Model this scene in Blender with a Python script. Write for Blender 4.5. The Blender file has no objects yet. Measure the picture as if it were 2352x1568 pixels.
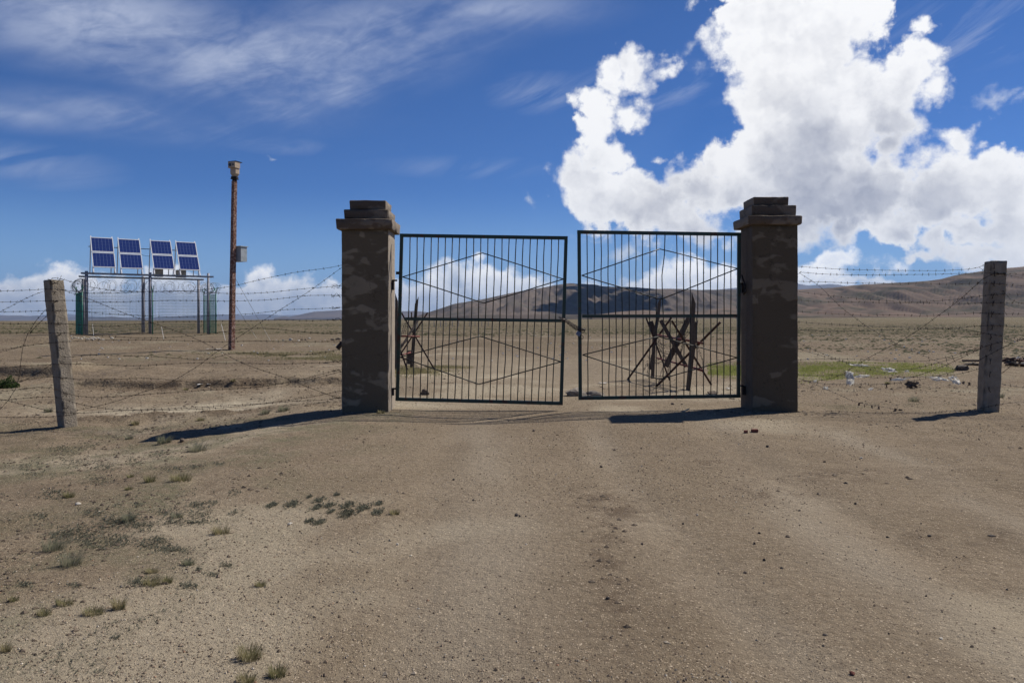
import bpy, math, random
import numpy as np
from mathutils import Vector, Matrix
R = math.radians
rnd = random.Random(7)
col = bpy.context.scene.collection
sc = bpy.context.scene

# ------------------------------------------------------------------ camera
FPX, CU, HV, EYE = 1829.0, 1176.0, 733.0, 1.6      # photo scaled to 2352 px wide: focal length, centre column, horizon row; eye height
cam_d = bpy.data.cameras.new('camera'); cam = bpy.data.objects.new('camera', cam_d); col.objects.link(cam)
cam_d.sensor_width = 36.0; cam_d.lens = 36.0 * FPX / 2352.0
cam_d.shift_y = -(784.0 - HV) / 2352.0
cam_d.clip_start = 0.05; cam_d.clip_end = 60000
cam.location = (0, 0, EYE); cam.rotation_euler = (R(90), 0, 0)
sc.camera = cam
# ------------------------------------------------------------------ light
SUN_AZ, SUN_EL = R(58.0), R(49.5)                   # azimuth from +Y towards +X
sdir = Vector((math.sin(SUN_AZ) * math.cos(SUN_EL), math.cos(SUN_AZ) * math.cos(SUN_EL), math.sin(SUN_EL)))
sun_d = bpy.data.lights.new('sun', 'SUN'); sun = bpy.data.objects.new('sun', sun_d); col.objects.link(sun)
sun_d.energy = 5.0; sun_d.angle = R(0.5); sun_d.color = (1.0, 0.93, 0.84)
sun.location = (40, 27, 50); sun.rotation_euler = (-sdir).to_track_quat('-Z', 'Y').to_euler()
sc.view_settings.view_transform = 'Standard'; sc.view_settings.look = 'None'
sc.view_settings.exposure = 0.0; sc.view_settings.gamma = 1.0; sc.view_settings.use_curve_mapping = False
sc.cycles.max_bounces = 5; sc.cycles.diffuse_bounces = 3; sc.cycles.use_denoising = True
sc.cycles.volume_bounces = 0

# ------------------------------------------------------------------ node helpers
class NT:
    def __init__(s, nt): s.nt = nt
    def n(s, t, **kw):
        nd = s.nt.nodes.new(t)
        for k, v in kw.items(): setattr(nd, k, v)
        return nd
    def put(s, sock, v):
        if isinstance(v, bpy.types.NodeSocket): s.nt.links.new(v, sock)
        elif v is not None:
            try: sock.default_value = v
            except Exception: sock.default_value = (v, v, v)
    def m(s, op, a, b=None, c=None, clamp=False):
        nd = s.n('ShaderNodeMath', operation=op, use_clamp=clamp)
        s.put(nd.inputs[0], a)
        if b is not None: s.put(nd.inputs[1], b)
        if c is not None: s.put(nd.inputs[2], c)
        return nd.outputs[0]
    def v(s, op, a, b=None, c=None):
        nd = s.n('ShaderNodeVectorMath', operation=op)
        s.put(nd.inputs[0], a)
        if b is not None: s.put(nd.inputs[1], b)
        if c is not None: s.put(nd.inputs[2], c)
        return nd.outputs[1] if op in ('DOT_PRODUCT', 'LENGTH', 'DISTANCE') else nd.outputs[0]
    def rng(s, x, a, b, c=0.0, d=1.0, smooth=False):
        nd = s.n('ShaderNodeMapRange'); nd.clamp = True
        if smooth: nd.interpolation_type = 'SMOOTHSTEP'
        s.put(nd.inputs[0], x)
        for i, q in enumerate((a, b, c, d)): s.put(nd.inputs[1 + i], q)
        return nd.outputs[0]
    def noise(s, vec, scale, detail=6, rough=0.55, lac=2.0, dist=0.0):
        nd = s.n('ShaderNodeTexNoise'); s.put(nd.inputs['Vector'], vec)
        nd.inputs['Scale'].default_value = scale; nd.inputs['Detail'].default_value = detail
        nd.inputs['Roughness'].default_value = rough; nd.inputs['Lacunarity'].default_value = lac
        nd.inputs['Distortion'].default_value = dist
        return nd.outputs[0]
    def voro(s, vec, scale, feat='F1', out=0):
        nd = s.n('ShaderNodeTexVoronoi', feature=feat); s.put(nd.inputs['Vector'], vec)
        nd.inputs['Scale'].default_value = scale
        return nd.outputs[out]
    def mix(s, f, a, b, mode='MIX'):
        nd = s.n('ShaderNodeMix', data_type='RGBA', blend_type=mode)
        s.put(nd.inputs[0], f)
        for i, q in ((6, a), (7, b)):
            if not isinstance(q, bpy.types.NodeSocket) and len(q) == 3: q = (*q, 1)
            s.put(nd.inputs[i], q)
        return nd.outputs[2]
    def comb(s, x, y, z):
        nd = s.n('ShaderNodeCombineXYZ')
        for i, q in enumerate((x, y, z)): s.put(nd.inputs[i], q)
        return nd.outputs[0]
    def sep(s, v):
        nd = s.n('ShaderNodeSeparateXYZ'); s.put(nd.inputs[0], v); return nd.outputs

def material(name, rough=0.8, metal=0.0, spec=0.3):
    m = bpy.data.materials.new(name); m.use_nodes = True
    t = NT(m.node_tree); b = m.node_tree.nodes['Principled BSDF']
    b.inputs['Roughness'].default_value = rough; b.inputs['Metallic'].default_value = metal
    b.inputs['Specular IOR Level'].default_value = spec
    return m, t, b

def two_tone(name, c1, c2, scale=6.0, lo=0.4, hi=0.6, rough=0.8, metal=0.0, spec=0.3, bump=0.0, bscale=60, detail=8, vec='obj', stretch=(1, 1, 1), c3=None, s3=30, lo3=.6, hi3=.7):
    m, t, b = material(name, rough, metal, spec)
    tc = t.n('ShaderNodeTexCoord').outputs['Object']
    p = t.v('MULTIPLY', tc, stretch)
    f = t.rng(t.noise(p, scale, detail, .6), lo, hi, smooth=True)
    c = t.mix(f, c1, c2)
    if c3: c = t.mix(t.rng(t.noise(p, s3, 6, .6), lo3, hi3), c, c3)
    t.put(b.inputs['Base Color'], c)
    if bump:
        bn = t.n('ShaderNodeBump'); bn.inputs['Strength'].default_value = 1.0; bn.inputs['Distance'].default_value = bump
        t.put(bn.inputs['Height'], t.noise(tc, bscale, 6, .6)); t.put(b.inputs['Normal'], bn.outputs[0])
    return m

# ------------------------------------------------------------------ world: sky and clouds
def az_el(u, v):
    a = math.atan((u - CU) / FPX); e = math.atan((HV - v) / FPX * math.cos(a))
    return math.degrees(a), math.degrees(e)
world = bpy.data.worlds.new('World'); sc.world = world; world.use_nodes = True
W = NT(world.node_tree); world.node_tree.nodes.clear()
STR = 0.12
def build_world():
    out = W.n('ShaderNodeOutputWorld'); bg = W.n('ShaderNodeBackground'); bg.inputs['Strength'].default_value = STR
    W.nt.links.new(bg.outputs[0], out.inputs[0])
    sky = W.n('ShaderNodeTexSky', sky_type='NISHITA'); sky.sun_disc = False
    sky.sun_elevation = SUN_EL; sky.sun_rotation = SUN_AZ
    sky.altitude = 3500; sky.air_density = 1.0; sky.dust_density = 0.3; sky.ozone_density = 1.5
    d = W.n('ShaderNodeTexCoord').outputs['Generated']
    x, y, z = W.sep(d)
    az = W.m('MULTIPLY', W.m('ARCTAN2', x, y), 57.29578)
    el = W.m('MULTIPLY', W.m('ARCSINE', z), 57.29578)
    P = W.comb(az, el, 0)
    # turbulence used to break up every outline
    w1 = W.noise(d, 9.0, 9, .62)
    warp = W.n('ShaderNodeTexNoise'); W.put(warp.inputs['Vector'], d); warp.inputs['Scale'].default_value = 14; warp.inputs['Detail'].default_value = 5
    warp2 = W.n('ShaderNodeTexNoise'); W.put(warp2.inputs['Vector'], d); warp2.inputs['Scale'].default_value = 55; warp2.inputs['Detail'].default_value = 4
    wv = W.v('ADD', W.v('MULTIPLY', W.v('SUBTRACT', warp.outputs[1], (.5, .5, .5)), (4.6, 4.6, 0)), W.v('MULTIPLY', W.v('SUBTRACT', warp2.outputs[1], (.5, .5, .5)), (1.3, 1.3, 0)))
    Pw = W.v('ADD', P, wv)
    def blobs(lst, p, g_=1.0):
        acc = None
        for (u, v, rx, ry) in lst:
            rx *= g_; ry *= g_; a, e = az_el(u, v); k = 57.29578 / FPX * math.cos(math.radians(a)) ** 1.5
            ix, iy = 1 / (rx * k), 1 / (ry * k); w_ = (min(rx, ry) / 80.0) ** .6
            r = W.m('MULTIPLY_ADD', W.v('LENGTH', W.v('MULTIPLY_ADD', p, (ix, iy, 0), (-a * ix, -e * iy, 0))), -w_, w_)
            acc = r if acc is None else W.m('SMOOTH_MAX', acc, r, 0.12)
        return acc
    big = [(1830, -60, 230, 150), (1822, 60, 205, 150), (1840, 190, 170, 140), (1870, 300, 180, 120),
           (2118, 128, 62, 52), (2085, 200, 85, 80), (1985, 240, 90, 130), (2060, 330, 90, 90), (2040, 280, 105, 85), (2120, 55, 35, 25),
           (1413, 170, 34, 50), (1475, 155, 60, 36), (1535, 150, 52, 34), (1388, 235, 62, 50), (1372, 300, 62, 52), (1450, 262, 50, 50),
           (1395, 355, 70, 40), (1345, 405, 56, 46), (1400, 455, 100, 74), (1490, 490, 110, 75), (1512, 385, 22, 16),
           (1640, 385, 85, 70), (1590, 450, 95, 80), (1720, 400, 130, 130), (1860, 430, 170, 130), (1800, 510, 210, 60), (2010, 450, 160, 130),
           (1590, 520, 160, 40), (2180, 440, 150, 120), (2212, 310, 55, 48), (2245, 380, 72, 58), (2310, 450, 90, 85),
           (2340, 520, 110, 70), (2200, 550, 160, 50), (2040, 545, 130, 40), (2420, 500, 110, 120), (2280, 580, 150, 45), (2400, 590, 120, 50), (2120, 575, 130, 26), (2345, 400, 40, 40)]
    small = [(2290, 212, 60, 22), (2340, 232, 40, 18), (2165, 232, 16, 12), (2180, 190, 14, 12), (1600, 110, 22, 20), (1605, 160, 20, 30),
             (1378, 540, 45, 14), (1432, 578, 52, 22), (605, 363, 16, 8), (1222, 478, 12, 14), (2260, 590, 120, 22)]
    low = [(1110, 645, 80, 40), (1190, 665, 70, 34), (1050, 668, 90, 40), (960, 690, 90, 40), (1330, 668, 90, 26), (1590, 640, 80, 40), (1660, 655, 90, 40), (1530, 665, 80, 24),
           (1890, 606, 110, 16), (1860, 632, 70, 30), (1960, 655, 120, 12), (2020, 652, 110, 10), (1750, 660, 100, 40),
           (575, 658, 42, 36), (620, 676, 60, 30), (676, 668, 36, 36), (700, 695, 110, 36), (745, 700, 90, 30), (560, 700, 120, 34),
           (60, 665, 130, 34), (30, 700, 150, 36), (300, 700, 200, 30), (-80, 680, 120, 40), (220, 700, 150, 36), (380, 690, 150, 36), (400, 640, 60, 12), (490, 690, 80, 30), (180, 655, 70, 16)]
    n_hi = W.noise(d, 30.0, 9, .64)
    wd = W.v('ADD', d, W.v('MULTIPLY', W.v('SUBTRACT', warp2.outputs[1], (.5, .5, .5)), (.022, .022, .022)))
    bil = W.voro(wd, 40.0)
    turb = W.m('ADD', W.m('MULTIPLY', W.m('SUBTRACT', w1, .5), 1.35), W.m('MULTIPLY', W.m('SUBTRACT', n_hi, .5), 1.15))
    turb = W.m('SUBTRACT', turb, W.m('MULTIPLY', W.m('SUBTRACT', bil, .38), .42))
    bB = blobs(big, Pw, 1.07); bS = blobs(small, Pw); bL = blobs(low, Pw, 1.5)
    dens = W.m('ADD', bB, turb)
    edge = W.rng(W.noise(d, 7.0, 3, .5), .35, .65, .18, .60)
    aB = W.rng(dens, -.02, W.m('ADD', edge, -.02), smooth=True)
    dS = W.m('ADD', W.m('SUBTRACT', bS, .12), turb); aS = W.rng(dS, -.15, .55, 0, .70, smooth=True)
    dL = W.m('ADD', W.m('ADD', bL, W.rng(el, 2.6, .6, 0, .28)), W.m('MULTIPLY', turb, .75)); aL = W.rng(dL, -.12, .28, smooth=True)
    # cloud deck over the rest of the sky (all round, off the open blue on the photo's left)
    zz = W.m('ADD', W.m('ABSOLUTE', z), .12)
    dsk = W.v('DIVIDE', d, W.comb(zz, zz, zz))
    cov = W.noise(dsk, 0.9, 10, .6)
    away = W.m('MAXIMUM', W.rng(W.m('ABSOLUTE', az), 42, 60, smooth=True), W.rng(el, 30, 45, smooth=True))
    aR = W.m('MULTIPLY', W.rng(cov, .64, .74, smooth=True), away)
    # shading inside the clouds: relief lit from the upper right, flat grey undersides
    def relief(sc_, o, det=4):
        return W.m('SUBTRACT', W.noise(wd, sc_, det, .6), W.noise(W.v('ADD', wd, o), sc_, det, .6))
    rel = W.m('ADD', W.m('MULTIPLY', relief(7.0, (.020, 0, .024)), 1.1), W.m('MULTIPLY', relief(24.0, (.006, 0, .008), 6), .75))
    grey = blobs([(2030, 330, 90, 110), (1960, 480, 260, 100), (1640, 540, 220, 50), (2150, 520, 190, 80), (1540, 450, 70, 60), (1800, 560, 280, 46), (1860, 360, 120, 120), (1450, 510, 70, 50), (1700, 490, 110, 60)], Pw)
    g = W.m('ADD', W.rng(grey, -.8, .9, 0, .62, smooth=True), W.rng(dens, .3, 1.6, 0, .22))
    g = W.m('ADD', g, W.m('MULTIPLY', rel, 1.0))
    g = W.m('ADD', g, W.m('MULTIPLY', W.m('SUBTRACT', W.noise(wd, 5, 6, .5), .5), 1.0))
    g = W.m('MULTIPLY', g, W.rng(dens, .05, .8, .05, 1.0, smooth=True), clamp=True)
    k = 1 / STR
    cB = W.mix(g, (1.02 * k, 1.02 * k, 1.03 * k), (.35 * k, .375 * k, .47 * k))
    gl = W.m('ADD', W.rng(dL, .1, 1.1, 0, .4), W.m('MULTIPLY', rel, 2.2)); gl = W.m('ADD', gl, W.rng(el, 3.2, .3, 0, .55), clamp=True)
    cL = W.mix(gl, (1.25 * k, 1.25 * k, 1.26 * k), (.52 * k, .60 * k, .74 * k))
    # cirrus
    def rotv(deg, sx, sy, off):
        c_, s_ = math.cos(R(deg)), math.sin(R(deg))
        a_ = W.m('ADD', W.m('MULTIPLY', az, c_), W.m('MULTIPLY', el, s_)); b_ = W.m('SUBTRACT', W.m('MULTIPLY', el, c_), W.m('MULTIPLY', az, s_))
        return W.v('ADD', W.comb(W.m('MULTIPLY', a_, sx), W.m('MULTIPLY', b_, sy), 0), off)
    ci = W.noise(rotv(14, .055, .11, (3.1, 1.7, 0)), 1.0, 6, .52, dist=.5)
    cf = W.noise(rotv(22, .09, .42, (1.1, 5.7, 0)), 1.0, 9, .60, dist=1.1)
    ch_ = W.noise(rotv(8, .5, 1.1, (7.1, 2.7, 0)), 1.0, 8, .62, dist=.6)
    cm = blobs([(640, 130, 330, 110), (900, 60, 300, 70), (250, 60, 420, 130), (560, 150, 380, 120), (800, 110, 300, 100), (1100, 20, 320, 55), (620, 250, 260, 60), (330, 270, 340, 60), (60, 265, 200, 40), (760, 190, 150, 90)], P)
    cm2 = blobs([(1060, 385, 170, 20), (2250, 60, 240, 90), (1250, 215, 120, 40), (640, 335, 90, 16), (60, 380, 200, 50), (1500, 200, 200, 50)], P)
    aC = W.m('MULTIPLY', W.rng(cm, -.3, 1.3, 0, 1.0, smooth=True), W.rng(W.m('ADD', W.m('ADD', W.m('MULTIPLY', ci, .5), W.m('MULTIPLY', cf, .32)), W.m('MULTIPLY', ch_, .18)), .36, .60, .12, .86, smooth=True))
    aC = W.m('ADD', aC, W.m('MULTIPLY', W.rng(cm2, -.2, .6, 0, .50), W.rng(cf, .44, .70)), clamp=True)
    aC = W.m('MULTIPLY', aC, W.rng(el, 0, 4))
    # tint of the clear sky: high, dry air
    clear = W.mix(1.0, sky.outputs[0], (SKY_T[0], SKY_T[1], SKY_T[2], 1), 'MULTIPLY')
    clear = W.v('SCALE', clear, None); clear.node.inputs[3].default_value = 1.0; W.put(clear.node.inputs[3], W.rng(el, 20, 75, 1.0, .50))
    haz = W.rng(el, 9.5, 0, 0, 1.0, smooth=True)
    clear = W.mix(haz, clear, (.26 * k, .475 * k, .77 * k))
    c = W.mix(aC, clear, (.52 * k, .58 * k, .74 * k))
    c = W.mix(aL, c, cL)
    c = W.mix(aR, c, (.60 * k, .62 * k, .66 * k))
    c = W.mix(aS, c, (.85 * k, .88 * k, .93 * k))
    c = W.mix(aB, c, cB)
    c = W.mix(W.rng(z, -.002, -.03), c, (.16 * k, .14 * k, .12 * k))
    W.put(bg.inputs['Color'], c)
SKY_T = (.205, .425, .74)
build_world()
world.cycles.sampling_method = 'MANUAL'; world.cycles.sample_map_resolution = 1024

# ------------------------------------------------------------------ terrain function
def sm(a, b, x):
    t = np.clip((np.asarray(x, float) - a) / (b - a), 0, 1); return t * t * (3 - 2 * t)
def _h(i, j, s):
    n = (i.astype(np.int64) * 374761393 + j.astype(np.int64) * 668265263 + s * 974634777) & 0x7fffffff
    n = ((n ^ (n >> 13)) * 1274126177) & 0x7fffffff
    return ((n ^ (n >> 16)) & 0xffffff) / float(0xffffff)
def vn(x, y, s=0):
    x = np.asarray(x, float); y = np.asarray(y, float)
    xi = np.floor(x); yi = np.floor(y); fx = x - xi; fy = y - yi
    fx = fx * fx * (3 - 2 * fx); fy = fy * fy * (3 - 2 * fy)
    a = _h(xi, yi, s); b = _h(xi + 1, yi, s); c = _h(xi, yi + 1, s); d = _h(xi + 1, yi + 1, s)
    return (a * (1 - fx) + b * fx) * (1 - fy) + (c * (1 - fx) + d * fx) * fy
def fbm(x, y, o=4, s=0, g=.5):
    t = 0; a = 1; n = 0
    for k in range(o):
        t = t + a * vn(x * 2 ** k + 17.3 * k, y * 2 ** k - 9.1 * k, s + k); n += a; a *= g
    return t / n
def gs(x, y, cx, cy, rx, ry): return np.exp(-(((x - cx) / rx) ** 2 + ((y - cy) / ry) ** 2))
def H(x, y):
    x = np.asarray(x, float); y = np.asarray(y, float)
    h = .60 * sm(22, 50, y)
    h = h - .27 * sm(2.0, 6.6, -x) * (1 - sm(16.5, 22, y)) * (.25 + .75 * sm(3, 11, y))
    h = h - .07 * gs(x, y, -.7, 13.1, 1.5, .9) + .03 * gs(x, y, 1.9, 12.8, 1.0, .7)
    # clods and spoil by the fence line on the left
    yr_ = 15.0 + .12 * (x + 6.5)
    h = h + .10 * gs(x, y, -6.3, yr_, 2.3, .30) * (.3 + 1.3 * fbm(x * 2.5, y * 2.5, 3, 5))
    h = h - .07 * gs(x, y, -7.0, 16.7, 2.8, .9)
    h = h + .05 * (fbm(x * 4, y * 4, 3, 6) - .5) * gs(x, y, -6.5, 14.6, 2.6, .8)
    # eroded ledge left of the gate
    ye = 20.1 + 1.0 * (fbm(x * .45, x * 0 + 3.3, 3, 11) - .5) + .25 * (fbm(x * 3, x * 0, 3, 12) - .5)
    w = sm(-12.0, -10.2, x) * (1 - sm(-4.3, -3.6, x))
    h = h + .15 * w * sm(-.07, .09, y - ye) * (1 - sm(1.5, 5, y - ye)) - .04 * w * gs(y, y, ye - .35, ye - .35, .3, 1e9)
    # hollow with a bush at the far left
    yb = 22.9 + .5 * (fbm(x * .9, x * 0, 3, 21) - .5)
    wb = (1 - sm(-13.2, -12.4, x))
    h = h + wb * (.26 * sm(-.1, .12, y - yb) * (1 - sm(1.2, 4, y - yb)) - .16 * gs(y, y, yb - .9, yb - .9, .9, 1e9))
    # disturbed heap behind the left post
    h = h + .16 * gs(x, y, -11.2, 23.5, 1.9, 1.3) * (.5 + fbm(x * 1.8, y * 1.8, 3, 31)) + .18 * gs(x, y, -7.6, 26.5, 2.6, 2.4) + .14 * gs(x, y, -5.0, 23.6, 1.3, 1.6)
    h = h + .22 * gs(x, y, -27.5, 41, 2.2, .9) + .25 * gs(x, y, -24.2, 40.5, 1.6, .7)
    h = h + .20 * gs(x, y, -24.8, 52.6, .8, .6)
    h = h + .10 * gs(x, y, 8.7, 18.9, 2.6, .45) * fbm(x * 2, y * 3, 3, 41) - .05 * gs(x, y, 8.5, 18.1, 3, .5)
    # roughness, dying out on the driven track
    tr = sm(1.2, 4.0, np.abs(x - .4 - .10 * (y - 8)) - .08 * y)
    near = 1 - sm(60, 200, y)
    h = h + near * ((.05 + .07 * tr) * (fbm(x * .55, y * .55, 3, 51) - .5) + (.012 + .045 * tr) * (fbm(x * 2.6, y * 2.6, 3, 61) - .5))
    h = h + near * .016 * tr * (fbm(x * 9, y * 9, 2, 71) - .5)
    # wheel ruts
    for c0, sl, a in ((1.05, .02, .018), (2.55, .035, .02), (-.6, -.01, .012)):
        h = h - 1.5 * a * np.exp(-((x - c0 - sl * y - .12 * np.sin(y * .5)) / .22) ** 2) * (1 - sm(11, 14, y))
    # hold the pillar feet and the far plain
    h = h * (1 - .6 * gs(x, y, 4.5, 14.1, .9, .9)) * (1 - .5 * gs(x, y, -2.5, 14.1, .9, .9))
    h = h + .0046 * x * sm(80, 500, y) + 8 * (fbm(x * .0012, y * .0012, 3, 81) - .5) * sm(300, 1800, y)
    return h
def P(u, v, y): return Vector(((u - CU) / FPX * y, y, EYE + (HV - v) / FPX * y))
def G(u, v, ymin=2.5, ymax=160):
    ys = np.concatenate([np.linspace(ymin, 30, 5500), np.linspace(30, ymax, 5000)])
    xs = (u - CU) / FPX * ys; zs = EYE + (HV - v) / FPX * ys
    hit = np.nonzero(zs <= H(xs, ys))[0]
    i = hit[0] if len(hit) else len(ys) - 1
    return Vector((float(xs[i]), float(ys[i]), float(H(xs[i], ys[i]))))

# ------------------------------------------------------------------ mesh helpers
class MB:
    def __init__(s): s.v = []; s.f = []
    def add(s, vs, fs):
        o = len(s.v); s.v += [tuple(q) for q in vs]; s.f += [tuple(i + o for i in f) for f in fs]
    def hexa(s, a, b):      # a, b: four points each, same order
        s.add(list(a) + list(b), [(3, 2, 1, 0), (4, 5, 6, 7), (0, 1, 5, 4), (1, 2, 6, 5), (2, 3, 7, 6), (3, 0, 4, 7)])
    def box(s, c, sz, ax=None):
        c = Vector(c); X, Y, Z = ax or (Vector((1, 0, 0)), Vector((0, 1, 0)), Vector((0, 0, 1)))
        hx, hy, hz = [q / 2 for q in sz]
        lo = [c + X * i * hx + Y * j * hy - Z * hz for i, j in ((-1, -1), (1, -1), (1, 1), (-1, 1))]
        s.hexa(lo, [p + Z * 2 * hz for p in lo])
    def beam(s, p0, p1, w, d, up=(0, -1, 0), cut=0.0):   # w across, d along 'up'
        p0 = Vector(p0); p1 = Vector(p1); t = (p1 - p0).normalized(); up = Vector(up)
        n = (up - t * up.dot(t)).normalized(); b = t.cross(n)
        q = [(-1, -1), (1, -1), (1, 1), (-1, 1)]
        lo = [p0 + b * i * w / 2 + n * j * d / 2 for i, j in q]
        hi = [p1 + b * i * w / 2 + n * j * d / 2 + t * (cut * i) for i, j in q]
        s.hexa(lo, hi)
    def tube(s, pts, r, k=4, cap=True):
        pts = [Vector(p) for p in pts]; N = len(pts); rs = r if hasattr(r, '__len__') else [r] * N
        vs = []; n = None
        for i, p in enumerate(pts):
            t = (pts[min(i + 1, N - 1)] - pts[max(i - 1, 0)])
            t = t.normalized() if t.length > 1e-9 else Vector((0, 0, 1))
            if n is None: n = t.orthogonal().normalized()
            n = n - t * n.dot(t); n = n.normalized() if n.length > 1e-6 else t.orthogonal().normalized()
            b = t.cross(n)
            for j in range(k):
                a = 2 * math.pi * j / k + .4; vs.append(p + (n * math.cos(a) + b * math.sin(a)) * rs[i])
        fs = [(i * k + j, i * k + (j + 1) % k, (i + 1) * k + (j + 1) % k, (i + 1) * k + j) for i in range(N - 1) for j in range(k)]
        if cap: fs += [tuple(range(k - 1, -1, -1)), tuple((N - 1) * k + j for j in range(k))]
        s.add(vs, fs)
    def rbox(s, c, sz, rad=.01, seg=.12, amp=.004, seed=0, taper=None, nick=0.0):
        h = [q / 2 for q in sz]
        def ticks(hh):
            n = max(2, int(2 * (hh - rad) / seg)); m = list(np.linspace(-(hh - rad), hh - rad, n + 1))
            return [-hh, -hh + rad * .3] + m + [hh - rad * .3, hh]
        T = [ticks(q) for q in h]; idx = {}; vs = []; fs = []
        def vid(p):
            k = tuple(round(q, 5) for q in p)
            if k not in idx: idx[k] = len(vs); vs.append(Vector(p))
            return idx[k]
        for ax in range(3):
            a, b = (ax + 1) % 3, (ax + 2) % 3
            for sg in (-1, 1):
                for i in range(len(T[a]) - 1):
                    for j in range(len(T[b]) - 1):
                        q = []
                        for (ii, jj) in ((i, j), (i + 1, j), (i + 1, j + 1), (i, j + 1)):
                            p = [0, 0, 0]; p[ax] = sg * h[ax]; p[a] = T[a][ii]; p[b] = T[b][jj]; q.append(vid(p))
                        fs.append(tuple(q) if sg > 0 else tuple(q[::-1]))
        A = np.array([tuple(p) for p in vs]); hr = np.array(h) - rad
        Q = np.clip(A, -hr, hr); D = A - Q; L = np.linalg.norm(D, axis=1, keepdims=True); D = D / np.maximum(L, 1e-9); A2 = Q + D * rad
        nz = (fbm(A2[:, 0] * 5 + A2[:, 2] * 3.1 + seed, A2[:, 1] * 5 + A2[:, 2] * 4.3, 3, seed) - .5) * 2
        edge = (np.sum(np.abs(A) > hr + 1e-6, axis=1) >= 2)
        nk = np.where(edge, np.maximum(0, fbm(A2[:, 2] * 9 + seed, A2[:, 0] * 9 + A2[:, 1] * 9, 3, seed + 3) - .52) * 4, 0)
        A2 = A2 + D * (amp * nz - nick * nk)[:, None]
        if taper: A2[:, :2] *= (1 + taper * (A2[:, 2] / h[2]))[:, None]
        s.add([Vector(p) + Vector(c) for p in A2], fs)
def mk(name, mb, mat, parent=None, smooth=False):
    me = bpy.data.meshes.new(name); o = bpy.data.objects.new(name, me)
    off = Vector((0, 0, 0)); q = parent
    while q is not None: off += q.location; q = q.parent
    if parent is None:   # own origin at its base
        A = np.array(mb.v); off = Vector((float(A[:, 0].mean()), float(A[:, 1].mean()), float(A[:, 2].min()))); o.location = off
    me.from_pydata([(p[0] - off.x, p[1] - off.y, p[2] - off.z) for p in mb.v], [], mb.f)
    if smooth: me.shade_smooth()
    me.materials.append(mat); col.objects.link(o); o.parent = parent
    return o
def tag(o, label=None, cat=None, group=None, kind=None):
    for k, v in (('label', label), ('category', cat), ('group', group), ('kind', kind)):
        if v: o[k] = v
    return o
def thing(name, loc, label, cat, group=None):
    o = bpy.data.objects.new(name, None); o.location = loc; o.empty_display_size = .2; col.objects.link(o)
    return tag(o, label, cat, group)
def np_mesh(name, verts, faces, mat, nper=4, smooth=True, kind=None, attrs=None):
    me = bpy.data.meshes.new(name); V = np.asarray(verts, np.float32); F = np.asarray(faces, np.int32)
    me.vertices.add(len(V)); me.vertices.foreach_set('co', V.ravel())
    me.loops.add(F.size); me.loops.foreach_set('vertex_index', F.ravel())
    me.polygons.add(len(F)); me.polygons.foreach_set('loop_start', np.arange(0, F.size, nper, dtype=np.int32))
    me.polygons.foreach_set('loop_total', np.full(len(F), nper, np.int32))
    me.polygons.foreach_set('use_smooth', np.full(len(F), smooth, bool))
    me.update(calc_edges=True)
    for an, A in (attrs or {}).items():
        at = me.color_attributes.new(an, 'FLOAT_COLOR', 'POINT'); at.data.foreach_set('color', np.asarray(A, np.float32).ravel())
    me.materials.append(mat); o = bpy.data.objects.new(name, me); col.objects.link(o)
    if kind: o['kind'] = kind
    return o

# ------------------------------------------------------------------ ground
def grow(a, b, step, f, lim, maxstep):
    out = []; x = b; s = step
    while x < lim:
        s = min(s * f, maxstep); x += s; out.append(x)
    return out
xd = np.arange(-15.8, 11.6, .07); yd = np.arange(2.4, 25.0, .06)
xr = grow(0, 11.6, .07, 1.045, 9000, 400); xl = [-(q + 4.2) for q in xr][::-1]
X = np.array(xl + list(xd) + xr)
yu = grow(0, 25.0, .06, 1.02, 14000, 400); ydn = [2.4 - (q - 25.0) for q in grow(0, 25.0, .06, 1.10, 3000, 300)][::-1]
Y = np.array(ydn + list(yd) + yu)
XX, YY = np.meshgrid(X, Y); ZZ = H(XX, YY)
def uv_of(x, y, z):
    yy = np.maximum(y, .5); return CU + FPX * x / yy, HV - FPX * (z - EYE) / yy
d_ = np.maximum(YY, 1)
# macro colour masks: r vegetation, g pale dusty sand, b darker soil, a compacted track
nv = fbm(XX * .5, YY * .5, 4, 91); nv2 = fbm(XX * 2.2, YY * 2.2, 4, 92); band = fbm(XX * .012 + 5, YY * .05, 4, 93); band2 = fbm(XX * .05, YY * .22, 4, 94)
veg = .9 * sm(.42, .62, nv2) * sm(1.2, 3.4, -XX + .10 * (YY - 6)) * (1 - sm(13, 15.5, YY)) * (.4 + .6 * sm(.35, .6, nv))
veg = veg + sm(34, 75, YY) * (.50 + .5 * sm(.36, .62, band)) + .35 * sm(26, 40, YY) * sm(.5, .66, band2)
veg = veg + .5 * gs(XX, YY, -12.2, 31.5, 4, 2.2) * sm(.4, .6, nv2) + .45 * sm(14.5, 19, YY) * sm(6, 8, np.abs(XX)) * sm(.55, .68, nv)
veg = veg + .6 * gs(XX, YY, 6.5, 14.6, 1.6, .5) * sm(.42, .6, nv2) + .5 * gs(XX, YY, -4.2, 15.6, .8, .35) * sm(.4, .55, nv2)
pale = 1.8 * gs(XX, YY, -6.9, 16.6 + .10 * (XX + 7), 2.0, .75) * sm(.22, .42, nv2) + .6 * gs(XX, YY, -2.0, 14.7, 1.4, .5) + .5 * sm(.56, .75, nv) + .35 * gs(XX, YY, -.6, 25, 5, 7)
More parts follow.
